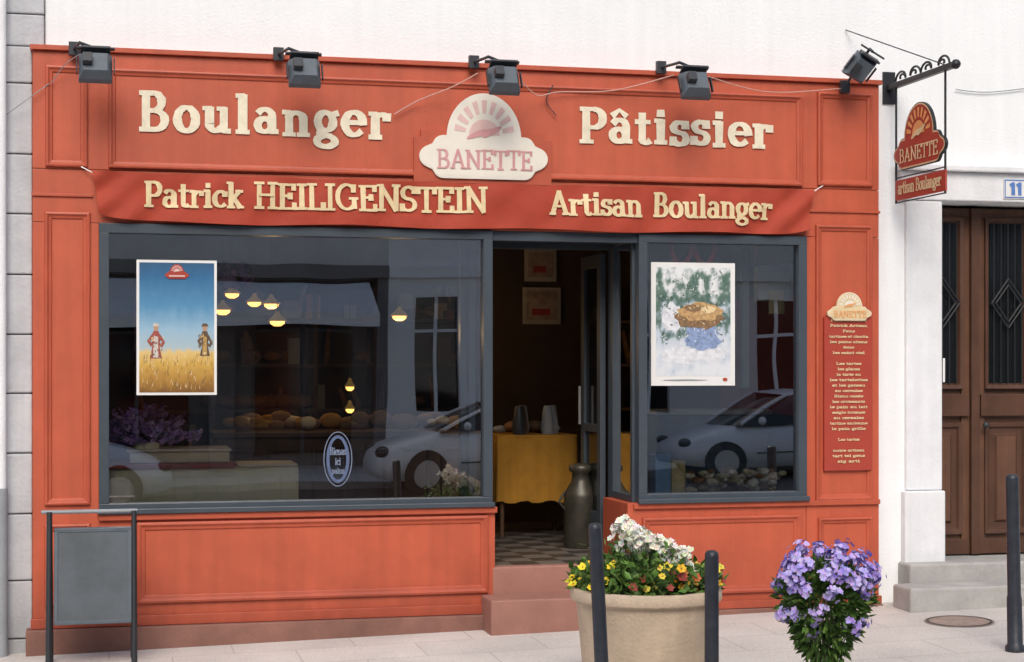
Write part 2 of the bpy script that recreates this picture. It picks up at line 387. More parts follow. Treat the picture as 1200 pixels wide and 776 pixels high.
def wframe(mb,x0,x1,z0,z1,y0,y1,w,m):
    mb.box(x0,x1,y0,y1,z1-w,z1,m); mb.box(x0,x1,y0,y1,z0,z0+w,m)
    mb.box(x0,x0+w,y0,y1,z0+w,z1-w,m); mb.box(x1-w,x1,y0,y1,z0+w,z1-w,m)
mb=MB()
wframe(mb,xa,xb,wb,wt,-.115,-.02,.065,FRAME)
wframe(mb,xc,xd,wb,wt,-.115,-.02,.065,FRAME)
mb.box(xa-.01,xb+.01,-.15,-.116,wb-.003,wb+.03,FRAME); mb.box(xc-.01,xd+.01,-.15,-.116,wb-.003,wb+.03,FRAME)
mb.box(xb,xc,-.09,.0,wt-.07,wt,FRAME)
def ret(mb,x,y0,y1,z0,z1,w,m):
    mb.box(x-.02,x+.03,y0,y0+w,z0,z1,m); mb.box(x-.02,x+.03,y1-w,y1,z0,z1,m)
    mb.box(x-.02,x+.03,y0+w,y1-w,z0,z0+w,m); mb.box(x-.02,x+.03,y0+w,y1-w,z1-w,z1,m)
ret(mb,xc+.0,-.018,.52,wb,wt,.05,FRAME); ret(mb,xb-.03,-.018,.52,wb,wt,.05,FRAME)
mb.box(xc-.02,xc+.12,.52,.60,floor_z,wt,FRAME); mb.box(xb-.1,xb+.0,.52,.60,floor_z,wt,FRAME)
mb.box(xb,xc-.02,.52,.60,wt-.08,wt,FRAME)
mb.build("window_frames",bld,.004)
mb=MB()
mb.add([(xa+.06,-.06,wb+.06),(xb-.06,-.06,wb+.06),(xb-.06,-.06,wt-.06),(xa+.06,-.06,wt-.06)],[(0,1,2,3)],GLASS)
mb.add([(xc+.06,-.06,wb+.06),(xd-.06,-.06,wb+.06),(xd-.06,-.06,wt-.06),(xc+.06,-.06,wt-.06)],[(0,1,2,3)],GLASS)
mb.add([(xc+.005,.03,wb+.05),(xc+.005,.48,wb+.05),(xc+.005,.48,wt-.05),(xc+.005,.03,wt-.05)],[(0,3,2,1)],GLASS)
mb.build("window_glass",bld)
mb=MB()
dx=xc-.055
def leaf(mb,x,y0,y1):
    mb.box(x-.022,x+.022,y0,y0+.09,floor_z+.01,2.76,FRAME); mb.box(x-.022,x+.022,y1-.09,y1,floor_z+.01,2.76,FRAME)
    mb.box(x-.022,x+.022,y0+.09,y1-.09,floor_z+.01,floor_z+.3,FRAME); mb.box(x-.022,x+.022,y0+.09,y1-.09,2.66,2.76,FRAME)
    mb.box(x-.022,x+.022,y0+.09,y1-.09,1.4,1.46,FRAME)
    mb.add([(x,y0+.09,floor_z+.3),(x,y1-.09,floor_z+.3),(x,y1-.09,2.66),(x,y0+.09,2.66)],[(0,3,2,1)],DGLASS)
leaf(mb,dx,.61,1.15)
mb.cyl((dx-.05,1.08,1.45),(dx-.05,1.08,1.75),.012,.012,RIM)
mb.build("open_door",bld,.003)

CHK=bpy.data.materials.new("floor_tiles"); CHK.use_nodes=True
nt=CHK.node_tree; b=nt.nodes["Principled BSDF"]; ck=nt.nodes.new("ShaderNodeTexChecker"); ck.inputs["Scale"].default_value=5.
ck.inputs[1].default_value=(.17,.15,.13,1); ck.inputs[2].default_value=(.06,.05,.045,1)
tc=nt.nodes.new("ShaderNodeTexCoord"); nt.links.new(tc.outputs["Object"],ck.inputs["Vector"]); nt.links.new(ck.outputs["Color"],b.inputs["Base Color"]); b.inputs["Roughness"].default_value=.35
mb=MB()
mb.box(xL+.05,xR-.05,.002,5.6,floor_z-.12,floor_z,CHK)
mb.build("shop_floor",bld)
mb=MB()
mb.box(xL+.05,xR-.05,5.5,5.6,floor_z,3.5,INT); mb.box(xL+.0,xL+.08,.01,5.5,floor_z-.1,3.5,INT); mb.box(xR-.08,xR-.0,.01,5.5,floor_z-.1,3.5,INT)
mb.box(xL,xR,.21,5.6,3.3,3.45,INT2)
RW=mat("red_interior",(.40,.03,.02),.8,.1,3)
mb.box(xR-.10,xR-.082,.5,3.0,1.5,2.5,RW)
mb.build("shop_interior",bld)

# ================================================================= RIGHT DOORWAY
mb=MB()
jx0=X(1062,-.03)
pz=Z(1080,575,-.05)
mb.box(jx0,dxL+.03,-.03,.30,pz,dTop,WALL2)
mb.box(jx0-.03,dxL+.035,-.07,.30,.2,pz-.003,WALL2)
mb.box(jx0-.05,dxR+.35,-.04,.30,dTop+.003,dTop+.22,WALL2)
mb.box(jx0-.08,dxR+.4,-.09,.0,dTop+.223,dTop+.27,WALL2)
mb.box(dxR-.03,dxR+.27,-.03,.30,.2,dTop,WALL2)
mb.build("door_surround",bld,.01)
mb=MB()
dY=.26; cx=X(1139,dY); hw=.665; dz0=Z(1140,655,.0)
TT=dTop-.02
mb.box(cx-hw,cx+hw,dY,dY+.05,dz0,TT,WOOD)
for sgn in(-1,1):
    x0,x1=sorted((cx+sgn*.03,cx+sgn*(hw-.02)))
    xi0,xi1=sorted((cx+sgn*.13,cx+sgn*(.13+.30)))
    g0,g1=Z(1175,450,dY),Z(1175,262,dY)
    wframe(mb,x0,x1,dz0+.01,TT-.01,dY-.02,dY-.002,.07,WOOD)
    mb.panel(xi0-.04,xi1+.04,g0-.04,g1+.04,WOODM,[(0,dY-.001),(.003,dY-.045),(.03,dY-.04),(.045,dY-.015)],DGLASS)
    r0,r1=Z(1175,487,dY),Z(1175,462,dY)
    mb.box(x0+.02,x1-.02,dY-.055,dY-.003,r0,r1,WOODM)
    mb.panel(xi0-.04,xi1+.04,Z(1175,625,dY),r0-.05,WOODM,[(0,dY-.001),(.004,dY-.035),(.035,dY-.03),(.05,dY-.008),(.09,dY-.006),(.11,dY-.03)],WOOD)
    mb.box(x0+.01,x1-.01,dY-.04,dY-.003,dz0+.012,dz0+.13,WOODM)
    zc=(g0+g1)/2; n=5
    for i in range(n):
        x=xi0+.03+(xi1-xi0-.06)*i/(n-1); mb.cyl((x,dY-.05,g0),(x,dY-.05,g1),.006,.006,BLACK,6)
    for q in(.12,.16):
        xm=(xi0+xi1)/2; mb.tube([(xm-q*.9,dY-.06,zc),(xm,dY-.06,zc+q*1.2),(xm+q*.9,dY-.06,zc),(xm,dY-.06,zc-q*1.2),(xm-q*.9,dY-.06,zc)],.008,BLACK)
mb.box(cx-.035,cx+.035,dY-.06,dY-.004,dz0+.01,TT-.01,WOODM)
mb.box(X(1094,dY)-.02,X(1104,dY),dY-.05,dY-.02,Z(1100,448,dY),Z(1100,420,dY),PALE)
mb.ball((cx+.07,dY-.09,1.45),.025,DARKM)
mb.build("double_door",bld,.004)
mb=MB()
mb.box(X(1063,-.15),dxR+.5,-.20,.26,.0,dz0-.003,STONE)
mb.box(X(1060,-.4),dxR+.6,-.50,-.203,.0,Z(1130,688,-.5),STONE)
mb.build("stone_steps",bld,.02,3)
mb=MB(); f=Frame((X(1176,-.045),-.045,Z(1188,233,-.045)),(1,0,0),(0,0,1),(0,-1,0))
mb.box(f.o.x,f.o.x+.26,-.05,-.043,f.o.z,f.o.z+.15,PAPER)
f2=Frame((X(1176,-.045),-.051,Z(1188,233,-.045)),(1,0,0),(0,0,1),(0,-1,0))
for q in((.006,.254,.006,.014),(.006,.254,.136,.144),(.006,.014,.014,.136),(.246,.254,.014,.136)): mb.box(f.o.x+q[0],f.o.x+q[1],-.053,-.051,f.o.z+q[2],f.o.z+q[3],BLUE)
text(mb,f2,"11",.05,.16,.035,.08,BLUE,.003,.28,.2)
mb.build("house_number_plate")

# ================================================================= SIGNS
FR=Frame((0,YF-.006,0),(1,0,0),(0,0,1),(0,-1,0))
mb=MB()
text(mb,FR,"Boulanger",X(163),X(455),3.495,.235,CREAM,.006,.235,.125,.035,track=.12)
mb.build("fascia_lettering")
mb=MB()
text(mb,FR,"P"+AC+"tissier",X(679),X(903),3.51,.235,CREAM,.006,.235,.125,.035,track=.10)
mb.build("fascia_lettering")
mb=MB()
px0,px1=X(484),X(645); q=.05
fl=Frame((0,YF-.03,0),(1,0,0),(0,0,1),(0,-1,0))
zb0,zb1=3.185,3.55
poly(mb,fl,[(px0,zb0),(px1,zb0),(px1,zb1-q),(px1-q,zb1-q),(px1-q,zb1),(px0+q,zb1),(px0+q,zb1-q),(px0,zb1-q)],0,REDM,.03)
fl2=Frame(((X(490)+X(640))/2,YF-.048,3.215),(1,0,0),(0,0,1),(0,-1,0))
logo(mb,fl2,X(640)-X(490),.60,0,CREAMW,CREAMW,CREAMW,PINKL,PINK,.017)
mb.build("bakery_logo_sign")
def bw(x,z):
    t=(x-X(108))/(X(950)-X(108)); h=(3.2-z)/.33
    e=math.exp(-max(0,t)*18)+math.exp(-max(0,1-t)*18)
    return .010*math.sin(t*37+2*h)+.006*math.sin(t*83+h*5)+.004*math.sin(t*19-h*7)+ e*.02*math.sin(h*9+t*120)+.015*h
mb=MB(); NX,NZ=220,14; vs=[]; bx0,bx1=X(108),X(951)
for j in range(NZ+1):
    for i in range(NX+1):
        t=i/NX; h=j/NZ
        inl=.045*h**.8
        x=bx0+(bx1-bx0)*t; x+=(inl*(1-t)-inl*t*1.0)*1.0
        top=3.20-.014*math.sin(math.pi*t)+.004*math.sin(t*60)
        bot=2.868+.008*math.sin(t*24)+.05*math.exp(-t*45)+.045*math.exp(-(1-t)*38)
        z=top+(bot-top)*h
        vs.append((x,YF-.04-bw(x,z),z))
mb.add(vs,[(j*(NX+1)+i,(j+1)*(NX+1)+i,(j+1)*(NX+1)+i+1,j*(NX+1)+i+1) for j in range(NZ) for i in range(NX)],BAN,True)
FB=Frame((0,YF-.045,0),(1,0,0),(0,0,1),(0,-1,0),bw)
text(mb,FB,"Patrick",X(169),X(284),2.978,.16,CREAMB,.006,.21,.11,.02,track=.03)
text(mb,FB,"HEILIGENSTEIN",X(297),X(569),2.98,.165,CREAMB,.006,.19,.10,.02)
text(mb,FB,"Artisan",X(643),X(750),2.98,.16,CREAMB,.006,.21,.11,.02,track=.03)
text(mb,FB,"Boulanger",X(763),X(901),2.98,.16,CREAMB,.006,.21,.11,.02,track=.03)
for (x,dx_) in((bx0,-.09),(bx1,.09)):
    mb.tube([(x,YF-.05,3.19),(x+dx_,YF-.012,3.24)],.004,PALE)
mb.build("banner")
mb=MB()
mx0,mx1=X(964),X(1020); mz0,mz1=Z(990,551),Z(990,372)
mb.box(mx0,mx1,YF-.032,YF-.004,mz0,mz1,REDP)
fm=Frame(((mx0+mx1)/2,YF-.036,0),(1,0,0),(0,0,1),(0,-1,0))
z=mz1-.03; hwid=(mx1-mx0)/2-.035
words=["Pains Artisanaux","Patrick Artisan","Pains","tartines et ciabatta","les pains aliens","Nature","les saint ciel"," ","Les tartes","les glaces","la tarte au","les tartelettes","et les gateaux","aux cereales","Blanc cassis","les croissants","le pain au lait","seigle intense","aux cereales","tartine ancienne","le pain grille"," ","Les tartes"," ","notre artisan","tart tel gens","sig arti"]
n=len(words); dz=(mz1-mz0-.05)/n
for w in words:
    if w.strip():
        l=min(hwid,.0088*len(w)+U(-.01,.02)); text(mb,fm,w,-l,l,z,dz*.42,CREAMB,.001,.2,.13)
    z-=dz
logo(mb,Frame(((mx0+mx1)/2,YF-.052,Z(990,376)),(1,0,0),(0,0,1),(0,-1,0)),(mx1-mx0)*.92,.21,0,CREAMB,CREAMW,CREAMB,CREAMW,ORG,.02)
mb.build("menu_board")
hs=empty("hanging_sign"); hx=5.70
mb=MB()
def uv_z(v,Y):
    t=hx*S+(D+Y)*C; return H+(HOR-v)/FPX*t
zb=uv_z(195,-.5); zt=uv_z(120,-.5)
fh=Frame((hx-.01,-.51,zb),(0,-1,0),(0,0,1),(-1,0,0))
logo(mb,fh,.80,zt-zb,0,BLACK,CREAMB,REDP,ORG,CREAMB,.02)
fh2=Frame((hx+.012,-.51,zb),(0,1,0),(0,0,1),(1,0,0)); logo(mb,fh2,.80,zt-zb,0,BLACK,CREAMB,REDP,ORG,CREAMB,.003)
pz0,pz1=uv_z(230,-.5),uv_z(206,-.5)
mb.box(hx-.008,hx+.008,-.90,-.13,pz0,pz1,REDP)
fp=Frame((hx-.009,-.13,pz0),(0,-1,0),(0,0,1),(-1,0,0))
text(mb,fp,"artisan Boulanger",.05,.72,.045,.085,CREAMB,.002,.2,.13)
mb.build("sign_plates",hs)
mb=MB()
zbk=uv_z(101,-.1)
mb.box(hx-.022,hx+.022,-1.02,0,zbk-.02,zbk+.02,BLACK)
mb.box(hx-.05,hx+.05,-.015,0,zbk-.12,zbk+.12,BLACK)
for y in(-.13,-.89): 
    mb.cyl((hx,y,zbk),(hx,y,pz0-.02),.009,.009,BLACK,8)
for z_ in(pz0-.015,pz1+.02): mb.cyl((hx,-.13,z_),(hx,-.89,z_),.006,.006,BLACK,6)
for y0,sg in((-.12,-1),(-.95,1),(-.52,1),(-.52,-1)):
    pts=[]
    for i in range(22):
        a=i/21*4.2*math.pi/2; r=.10*(1-i/26); pts.append((hx,y0+sg*(.10-r*math.cos(a)),zbk+.03+abs(r*math.sin(a))*.7+.01*i/21))
    mb.tube(pts,.009,BLACK)
mb.ball((hx,-1.04,zbk),.035,BLACK)
mb.tube([(hx,-.95,zbk),(hx-.35,-.01,zbk+.42)],.005,DARKM)
mb.build("bracket",hs,.003)

# ---------------------------------------------------------------- flood lamps
def flood(u,v,arm=-1,tiltup=False,yy=-.5,w=.105):
    root=empty("flood_lamp"); 
    x=X(u,yy); z=Z(u,v,yy); mb=MB()
    ang=math.radians(-28 if not tiltup else 55)
    ay=Vector((0,math.cos(ang),math.sin(ang))); az=Vector((0,-math.sin(ang),math.cos(ang))); ax=Vector((1,0,0))
    if tiltup: 
        ro=math.radians(28); ax=Vector((math.cos(ro),0,-math.sin(ro))); az=Vector((math.sin(ro)*.9,-.45,math.cos(ro)*.8)).normalized(); ay=ax.cross(az)*-1
    c=Vector((x,yy,z)); hd=.055; hh=.095
    v=[]
    for (d,k) in((-hd,.72),(hd*.2,1.),(hd,1.)):
        for (i,j) in((-1,-1),(1,-1),(1,1),(-1,1)): v.append(c+ay*d+ax*(i*w*k)+az*(j*hh*k))
    f=[(3,2,1,0),(8,9,10,11)]
    for L_ in(0,4):
        for k in range(4): f.append((L_+k,L_+(k+1)%4,L_+4+(k+1)%4,L_+4+k))
    mb.add(v,f,LAMPM)
    mb.obox(c+ay*(hd+.006),ax*(w*.86),ay*.003,az*(hh*.84),DGLASS)
    mb.obox(c+ay*(-.02)+az*(hh+.012),ax*(w*.9),ay*.05,az*.008,DARKM)
    for sg in(-1,1): mb.obox(c+ax*(sg*(w+.012)),ax*.004,ay*.018,az*.06,DARKM)
    top=c+az*(hh+.05)
    mb.obox(top,ax*(w+.016),ay*.014,az*.006,DARKM)
    wallp=Vector((x-.14,YF-.06,z+.17)) if not tiltup else Vector((x-.02,YF-.06,z-.10))
    mb.tube([top,Vector((x-.10,yy+.05,top.z+.03)) if not tiltup else top+Vector((0,.05,.03)),wallp],.011,DARKM,8)
    mb.obox(wallp,(.035,0,0),(0,.02,0),(0,0,.045),DARKM)
    mb.obox(c+ay*(-hd-.02)+ax*(-.05),ax*.03,ay*.03,az*.035,DARKM)
    mb.build("lamp_body",root,.003)
for (u,v) in((112,78),(357,84),(591,93),(815,99)): flood(u,v)
flood(1008,80,1,True,-.38,.085)
mb=MB()
def cable(pts,r=.004,m=GREY):
    P=[Vector(p) for p in pts]; out=[]
    for i in range(len(P)-1):
        p0=P[max(0,i-1)];p1=P[i];p2=P[i+1];p3=P[min(len(P)-1,i+2)]
        for k in range(6):
            t=k/6; out.append(.5*((2*p1)+(-p0+p2)*t+(2*p0-5*p1+4*p2-p3)*t*t+(-p0+3*p1-3*p2+p3)*t**3))
    out.append(P[-1]); mb.tube(out,r,m,5)
def fp_(u,v,Y): x,z=M(u,v,Y); return (x,Y,z)
RC=mat("pale_cable",(.62,.36,.30),.6)
cable([fp_(462,134,-.14),fp_(490,118,-.16),fp_(530,102,-.25),fp_(560,86,-.34)],.0045,RC)
cable([fp_(612,96,-.3),fp_(630,112,-.2),fp_(655,108,-.15),fp_(720,106,-.15),fp_(790,88,-.3)],.0045,RC)
cable([fp_(648,100,-.13),fp_(640,118,-.13),fp_(652,136,-.13)],.004,DARKM)
cable([fp_(830,90,-.4),fp_(900,108,-.18),fp_(985,104,-.2)],.004,RC)
cable([fp_(60,98,-.13),fp_(76,76,-.2),fp_(96,62,-.35)],.003)
cable([fp_(0,140,-.05),fp_(30,118,-.13),fp_(58,98,-.13)],.003)
cable([fp_(1120,105,-.02),fp_(1160,108,-.02),fp_(1230,100,-.02)],.004)
mb.build("electric_cables")

# ================================================================= POSTERS
def poster_mat(name,kind):
    m=bpy.data.materials.new(name); m.use_nodes=True; nt=m.node_tree; N=nt.nodes; L=nt.links; b=N["Principled BSDF"]; b.inputs["Roughness"].default_value=.45
    tc=N.new("ShaderNodeTexCoord"); sp=N.new("ShaderNodeSeparateXYZ"); L.new(tc.outputs["Generated"],sp.inputs[0])
    n=N.new("ShaderNodeTexNoise"); n.inputs["Detail"].default_value=6
    mp=N.new("ShaderNodeMapping"); L.new(tc.outputs["Generated"],mp.inputs[0]); L.new(mp.outputs[0],n.inputs["Vector"])
    cr=N.new("ShaderNodeValToRGB"); ma=N.new("ShaderNodeMath"); ma.operation='MULTIPLY_ADD'
    if kind=='wheat':
        mp.inputs["Scale"].default_value=(5,1,6); n.inputs["Scale"].default_value=1.6; ma.inputs[1].default_value=.13
        els=[(0,(.20,.09,.02)),(.10,(.42,.22,.04)),(.22,(.62,.38,.08)),(.31,(.72,.52,.20)),(.34,(.42,.52,.55)),(.48,(.30,.48,.62)),(.66,(.09,.27,.46)),(.9,(.03,.14,.30)),(1,(.03,.10,.2))]
    else:
        mp.inputs["Scale"].default_value=(1.,1,1.); n.inputs["Scale"].default_value=7; ma.inputs[1].default_value=1.6
        els=[(0,(.72,.75,.78)),(.40,(.55,.62,.70)),(.52,(.22,.30,.30)),(.66,(.08,.15,.12)),(.80,(.16,.24,.20)),(.92,(.6,.64,.66)),(1,(.78,.8,.8))]
    L.new(n.outputs["Fac"],ma.inputs[0])
    ad=N.new("ShaderNodeMath"); ad.operation='SUBTRACT'; ad.inputs[1].default_value=.065 if kind=='wheat' else .8
    L.new(sp.outputs["Z"],ma.inputs[2]); L.new(ma.outputs[0],ad.inputs[0]); L.new(ad.outputs[0],cr.inputs[0])
    while len(cr.color_ramp.elements)<len(els): cr.color_ramp.elements.new(.5)
    for e,(p,c) in zip(cr.color_ramp.elements,els): e.position=p; e.color=(*c,1)
    L.new(cr.outputs[0],b.inputs["Base Color"]); return m
def poster(u0,v0,u1,v1,kind,Y=-.066):
    root=empty("poster"); x0,x1=X(u0,Y),X(u1,Y); uc=(u0+u1)/2; z1,z0=Z(uc,v0,Y),Z(uc,v1,Y)
    mb=MB(); mb.box(x0,x1,Y-.004,Y+.003,z0,z1,PAPER); mb.build("paper",root)
    bd=.018 if kind=='wheat' else .035; bb=bd if kind=='wheat' else .07
    mb=MB(); mb.box(x0+bd,x1-bd,Y-.006,Y-.0041,z0+bb,z1-bd,poster_mat("poster_"+kind,kind)); mb.build("picture",root)
    W=x1-x0; Hh=z1-z0; f=Frame((x0,Y-.0065,z0),(W,0,0),(0,0,Hh),(0,-1,0)); mb=MB()
    if kind=='wheat':
        sk=mat("p_skin",(.5,.28,.16),.6); sh=mat("p_red",(.36,.08,.06),.6,.3,60); wh=mat("p_white",(.6,.56,.5),.6,.2,60); br=mat("p_brown",(.13,.08,.05),.6,.3,60); gold=mat("p_gold",(.5,.32,.1),.6,.4,80)
        for cx_,top,wd,body,bot in((.24,.50,.075,sh,.27),(.85,.50,.065,br,.29)):
            poly(mb,f,[(cx_-wd,bot),(cx_+wd,bot),(cx_+wd*.6,.36),(cx_+wd*.7,.44),(cx_+.03,.475),(cx_-.03,.475),(cx_-wd*.7,.445),(cx_-wd*.6,.36)],.0005,body)
            poly(mb,f,[(cx_-wd*.5,bot+.01),(cx_+wd*.4,bot+.005),(cx_+wd*.35,.43),(cx_-wd*.35,.44)],.001,wh if body==sh else gold)
            poly(mb,f,[(cx_+.030*math.cos(t),.497+.022*math.sin(t)) for t in [k*.6283 for k in range(10)]],.0015,sk)
            poly(mb,f,[(cx_-.045,.508),(cx_+.045,.51),(cx_+.03,.53),(cx_-.025,.533)],.002,br if body==br else wh)
            poly(mb,f,[(cx_-wd*.7,.45),(cx_-wd*1.5,.40),(cx_-wd*.9,.36),(cx_-wd*.2,.385),(cx_-wd*.2,.40),(cx_-wd*.8,.39),(cx_-wd*.9,.40),(cx_-wd*.5,.42)],.0012,body)
            poly(mb,f,[(cx_+wd*.7,.45),(cx_+wd*1.5,.39),(cx_+wd*1.0,.35),(cx_+wd*.3,.375),(cx_+wd*.3,.39),(cx_+wd*.9,.38),(cx_+wd*1.0,.395),(cx_+wd*.5,.42)],.0013,body)
            for k in range(22):
                a=cx_+U(-.09,.09); b_=bot+U(0,.15); poly(mb,f,[(a,b_),(a+.012,b_+.004),(a+.014+U(-.02,.02),b_+.02),(a+.002,b_+.014)],.0017+.0001*(k%5),random.choice([gold,CREAMB,br,body]))
        logo(mb,Frame(f(.5,.86,.0),(1,0,0),(0,0,1),(0,-1,0)),.16,.10,.003,REDP,REDP,REDP,PINKL,PINKL,.001,False)
        for k in range(140):
            a=U(.05,.95); b_=U(.03,.28); poly(mb,f,[(a,b_),(a+.008,b_),(a+.012+U(-.01,.01),b_+.04)],.0008+.0001*(k%5),random.choice([gold,CREAMB,br]))
    else:
        br=mat("p_nest",(.27,.16,.08),.6,.5,40); bl=mat("p_blue",(.27,.36,.58),.6,.4,30); ye=mat("p_bread",(.58,.36,.16),.6,.4,40); fir=mat("p_fir",(.05,.12,.08),.6)
        def blob(cx_,cz,rx,rz,o,m_): poly(mb,f,[(cx_+rx*math.cos(t)*U(.8,1.15),cz+rz*math.sin(t)*U(.8,1.15)) for t in [k*.2618 for k in range(24)]],o,m_)
        sn=mat("p_snow",(.74,.76,.80),.6,.25,25)
        blob(.35,.24,.25,.07,.0006,sn); blob(.7,.26,.20,.07,.0007,sn); blob(.25,.55,.12,.12,.0008,sn)
        blob(.62,.36,.22,.07,.0009,bl); blob(.60,.44,.2,.06,.0014,bl); blob(.57,.55,.31,.095,.0019,br); blob(.58,.60,.26,.075,.0024,ye); blob(.5,.63,.12,.03,.0029,br); blob(.68,.62,.09,.03,.0031,CREAMB)
        for k in range(330):
            a=U(.1,.88); b_=U(.33,.92)
            inn=((a-.57)/.3)**2+((b_-.57)/.10)**2<1
            c_=random.choice([br,ye,br,CREAMB] if inn else ([fir,fir,sn] if b_>.62 else [sn,bl,sn,fir]))
            s_=U(.008,.035); an=U(0,3.1); poly(mb,f,[(a,b_),(a+s_*math.cos(an),b_+s_*.7*math.sin(an)),(a+s_*math.cos(an)+.008,b_+s_*.7*math.sin(an)+.006),(a+.008,b_+.006)],.0034+.00005*(k%20),c_)
        blob(.88,.05,.03,.015,.001,REDP); blob(.40,.045,.28,.006,.0012,GREY)
    mb.build("print",root)
poster(160,305,254,463,'wheat'); poster(763,308,861,452,'snow')
mb=MB(); f=Frame((X(396,-.064),-.064,Z(396,538,-.064)),(1,0,0),(0,0,1),(0,-1,0))
LB=mat("sticker_blue",(.10,.14,.26),.5,.2,20); LB2=mat("sticker_pale",(.20,.25,.36),.5,.2,20)
def ringp(rx,rz,w,o,m_,n=40):
    vs=[]; 
    for i in range(n): t=2*math.pi*i/n; vs+= [f(rx*math.cos(t),rz*math.sin(t),o),f((rx-w)*math.cos(t),(rz-w)*math.sin(t),o)]
    mb.add(vs,[(2*i,2*i+1,(2*i+3)%(2*n),(2*i+2)%(2*n)) for i in range(n)],m_)
ringp(.10,.19,.006,0,LB2); ringp(.08,.165,.022,.001,LB)
text(mb,f,"Bienas",-.055,.055,.03,.05,LB2,.002); text(mb,f,"ici",-.02,.02,-.04,.05,LB2,.002); text(mb,f,"pains",-.045,.045,-.10,.04,LB2,.002)
mb.build("window_sticker")

# ================================================================= INTERIOR OBJECTS
mb=MB(); Y=.02
x0,x1=xa+.05,X(350,Y); zt_=Z(230,549,Y)
mb.box(x0,x1,Y,Y+.5,floor_z,zt_,CREAMP)
n=9
for i in range(n):
    a=x0+(x1-x0)*i/n; mb.box(a+.02,a+(x1-x0)/n-.02,Y-.012,Y-.001,floor_z+.05,zt_-.06,CREAMP)
mb.box(x0,X(275,Y),Y-.03,Y+.52,zt_+.002,zt_+.035,mat("rail_red",(.38,.06,.03),.5,.2,9))
mb.box(x0+.15,X(270,Y),Y+.08,Y+.5,zt_+.037,zt_+.11,CREAMP); mb.box(x0+.13,X(272,Y),Y+.06,Y+.52,zt_+.112,zt_+.13,CREAMW)
mb.box(X(280,Y),x1,Y+.05,Y+.5,zt_+.002,zt_+.02,CREAMW)
mb.build("display_cabinet",None,.006)
mb=MB(); Y=1.5
x0,x1=X(255,Y),X(560,Y)
mb.box(x0,x1,Y,Y+.6,floor_z,1.35,INTW); mb.box(x0-.03,x1+.03,Y-.04,Y+.64,1.352,1.39,INTW)
for i in range(6):
    a=x0+(x1-x0)*i/6; mb.panel(a+.04,a+(x1-x0)/6-.04,floor_z+.08,1.27,INTW,[(0,Y-.001),(.004,Y-.02),(.03,Y-.016),(.04,Y-.004)],INTW)
for i in range(30):
    a=U(x0+.1,x1-.1); mb.ball((a,Y+U(.1,.5),1.43+U(0,.06)),U(.04,.09),random.choice([BREAD,BREAD,YEL,CREAMB]),8,(U(1,1.7),.8,U(.5,.9)))
mb.build("shop_counter",None,.006)
mb=MB(); Y=5.0
for zz in(1.0,1.45,1.9,2.35): mb.box(X(160,Y),X(560,Y),Y,Y+.45,zz,zz+.03,INTW)
for u in(160,250,370,440,560): mb.box(X(u,Y)-.02,X(u,Y)+.02,Y-.01,Y+.45,floor_z,2.7,INTW)
for zz in(1.03,1.48,1.93,2.38):
    for i in range(24):
        a=U(X(165,Y),X(555,Y)); q=R()
        if q<.35: mb.ball((a,Y+.2,zz+.08),U(.06,.1),BREAD,8,(U(1,1.7),1,.75))
        elif q<.6: mb.cyl((a,Y+.2,zz),(a+U(-.09,.09),Y+.3,zz+U(.2,.36)),.03,.025,BREAD,8)
        elif q<.8: s_=U(.04,.1); mb.box(a-s_,a+s_,Y+.1,Y+.25,zz,zz+U(.08,.3),random.choice([REDP,CREAMB,YEL,INTW,GREY]))
mb.build("bread_shelf")
def pend(u,v,Y,r=.06,light=True):
    root=empty("pendant_lamp"); x=X(u,Y); z=Z(u,v,Y); mb=MB()
    mb.lathe((x,Y,z-.03),[(r*.45,-.02),(r*.95,-.0),(r*1.0,.02)],GLOW,16)
    mb.lathe((x,Y,z-.01),[(r*1.3,.0),(r*1.2,.012),(r*.6,.04),(.02,.06),(.014,.08)],mat("lamp_shade",(.30,.18,.07),.5,emit=(1.,.6,.15),estr=.12),16)
    mb.cyl((x,Y,z+.06),(x,Y,3.3),.004,.004,BLACK,6)
    mb.lathe((x,Y,3.25),[(.05,0),(.05,.05)],BLACK,12)
    mb.build("shade",root)
    if light:
        l=bpy.data.lights.new("bulb",'POINT'); l.energy=7; l.color=(1,.60,.26); l.shadow_soft_size=.06
        o=bpy.data.objects.new("bulb",l); o.location=(x,Y,z-.16); sc.collection.objects.link(o); o.parent=root
for i,a in enumerate(((261,362,2.2),(318,355,2.4),(325,375,1.8),(272,343,3.2),(298,353,3.4),(468,369,2.3))): pend(*a,light=i in(1,5))
for a in((410,452,4.),(410,478,4.2)): pend(*a,.04,False)
for (u0,v0,u1,v1) in((615,292,652,330),(613,337,657,380)):
    Y=3.2; root=MB()
    x0,x1=X(u0,Y),X(u1,Y); z1,z0=Z(635,v0,Y),Z(635,v1,Y)
    root.box(x0,x1,Y,Y+.02,z0,z1,mat("print_paper",(.50,.44,.36),.6,.2,12)); root.box(x0+.03,x1-.03,Y-.004,Y-.001,z0+.04,z1-.03,mat("print_tan",(.44,.32,.25),.6,.4,12)); root.box(x0+.08,x1-.1,Y-.007,Y-.0045,z0+.08,z0+.14,REDP)
    root.build("wall_picture")
mb=MB(); mb.box(X(560,3.22),X(700,3.22)+.3,3.225,3.3,floor_z,3.3,INT)
mb.build("partition_wall")
mb=MB(); Y=1.9; x0,x1=X(583,Y),X(676,Y); zt_=Z(630,510,Y)
mb.box(x0,x1,Y,Y+.6,zt_-.02,zt_,YEL)
vs=[];n=60
per=[(x0,Y+.6),(x0,Y),(x1,Y),(x1,Y+.6)]
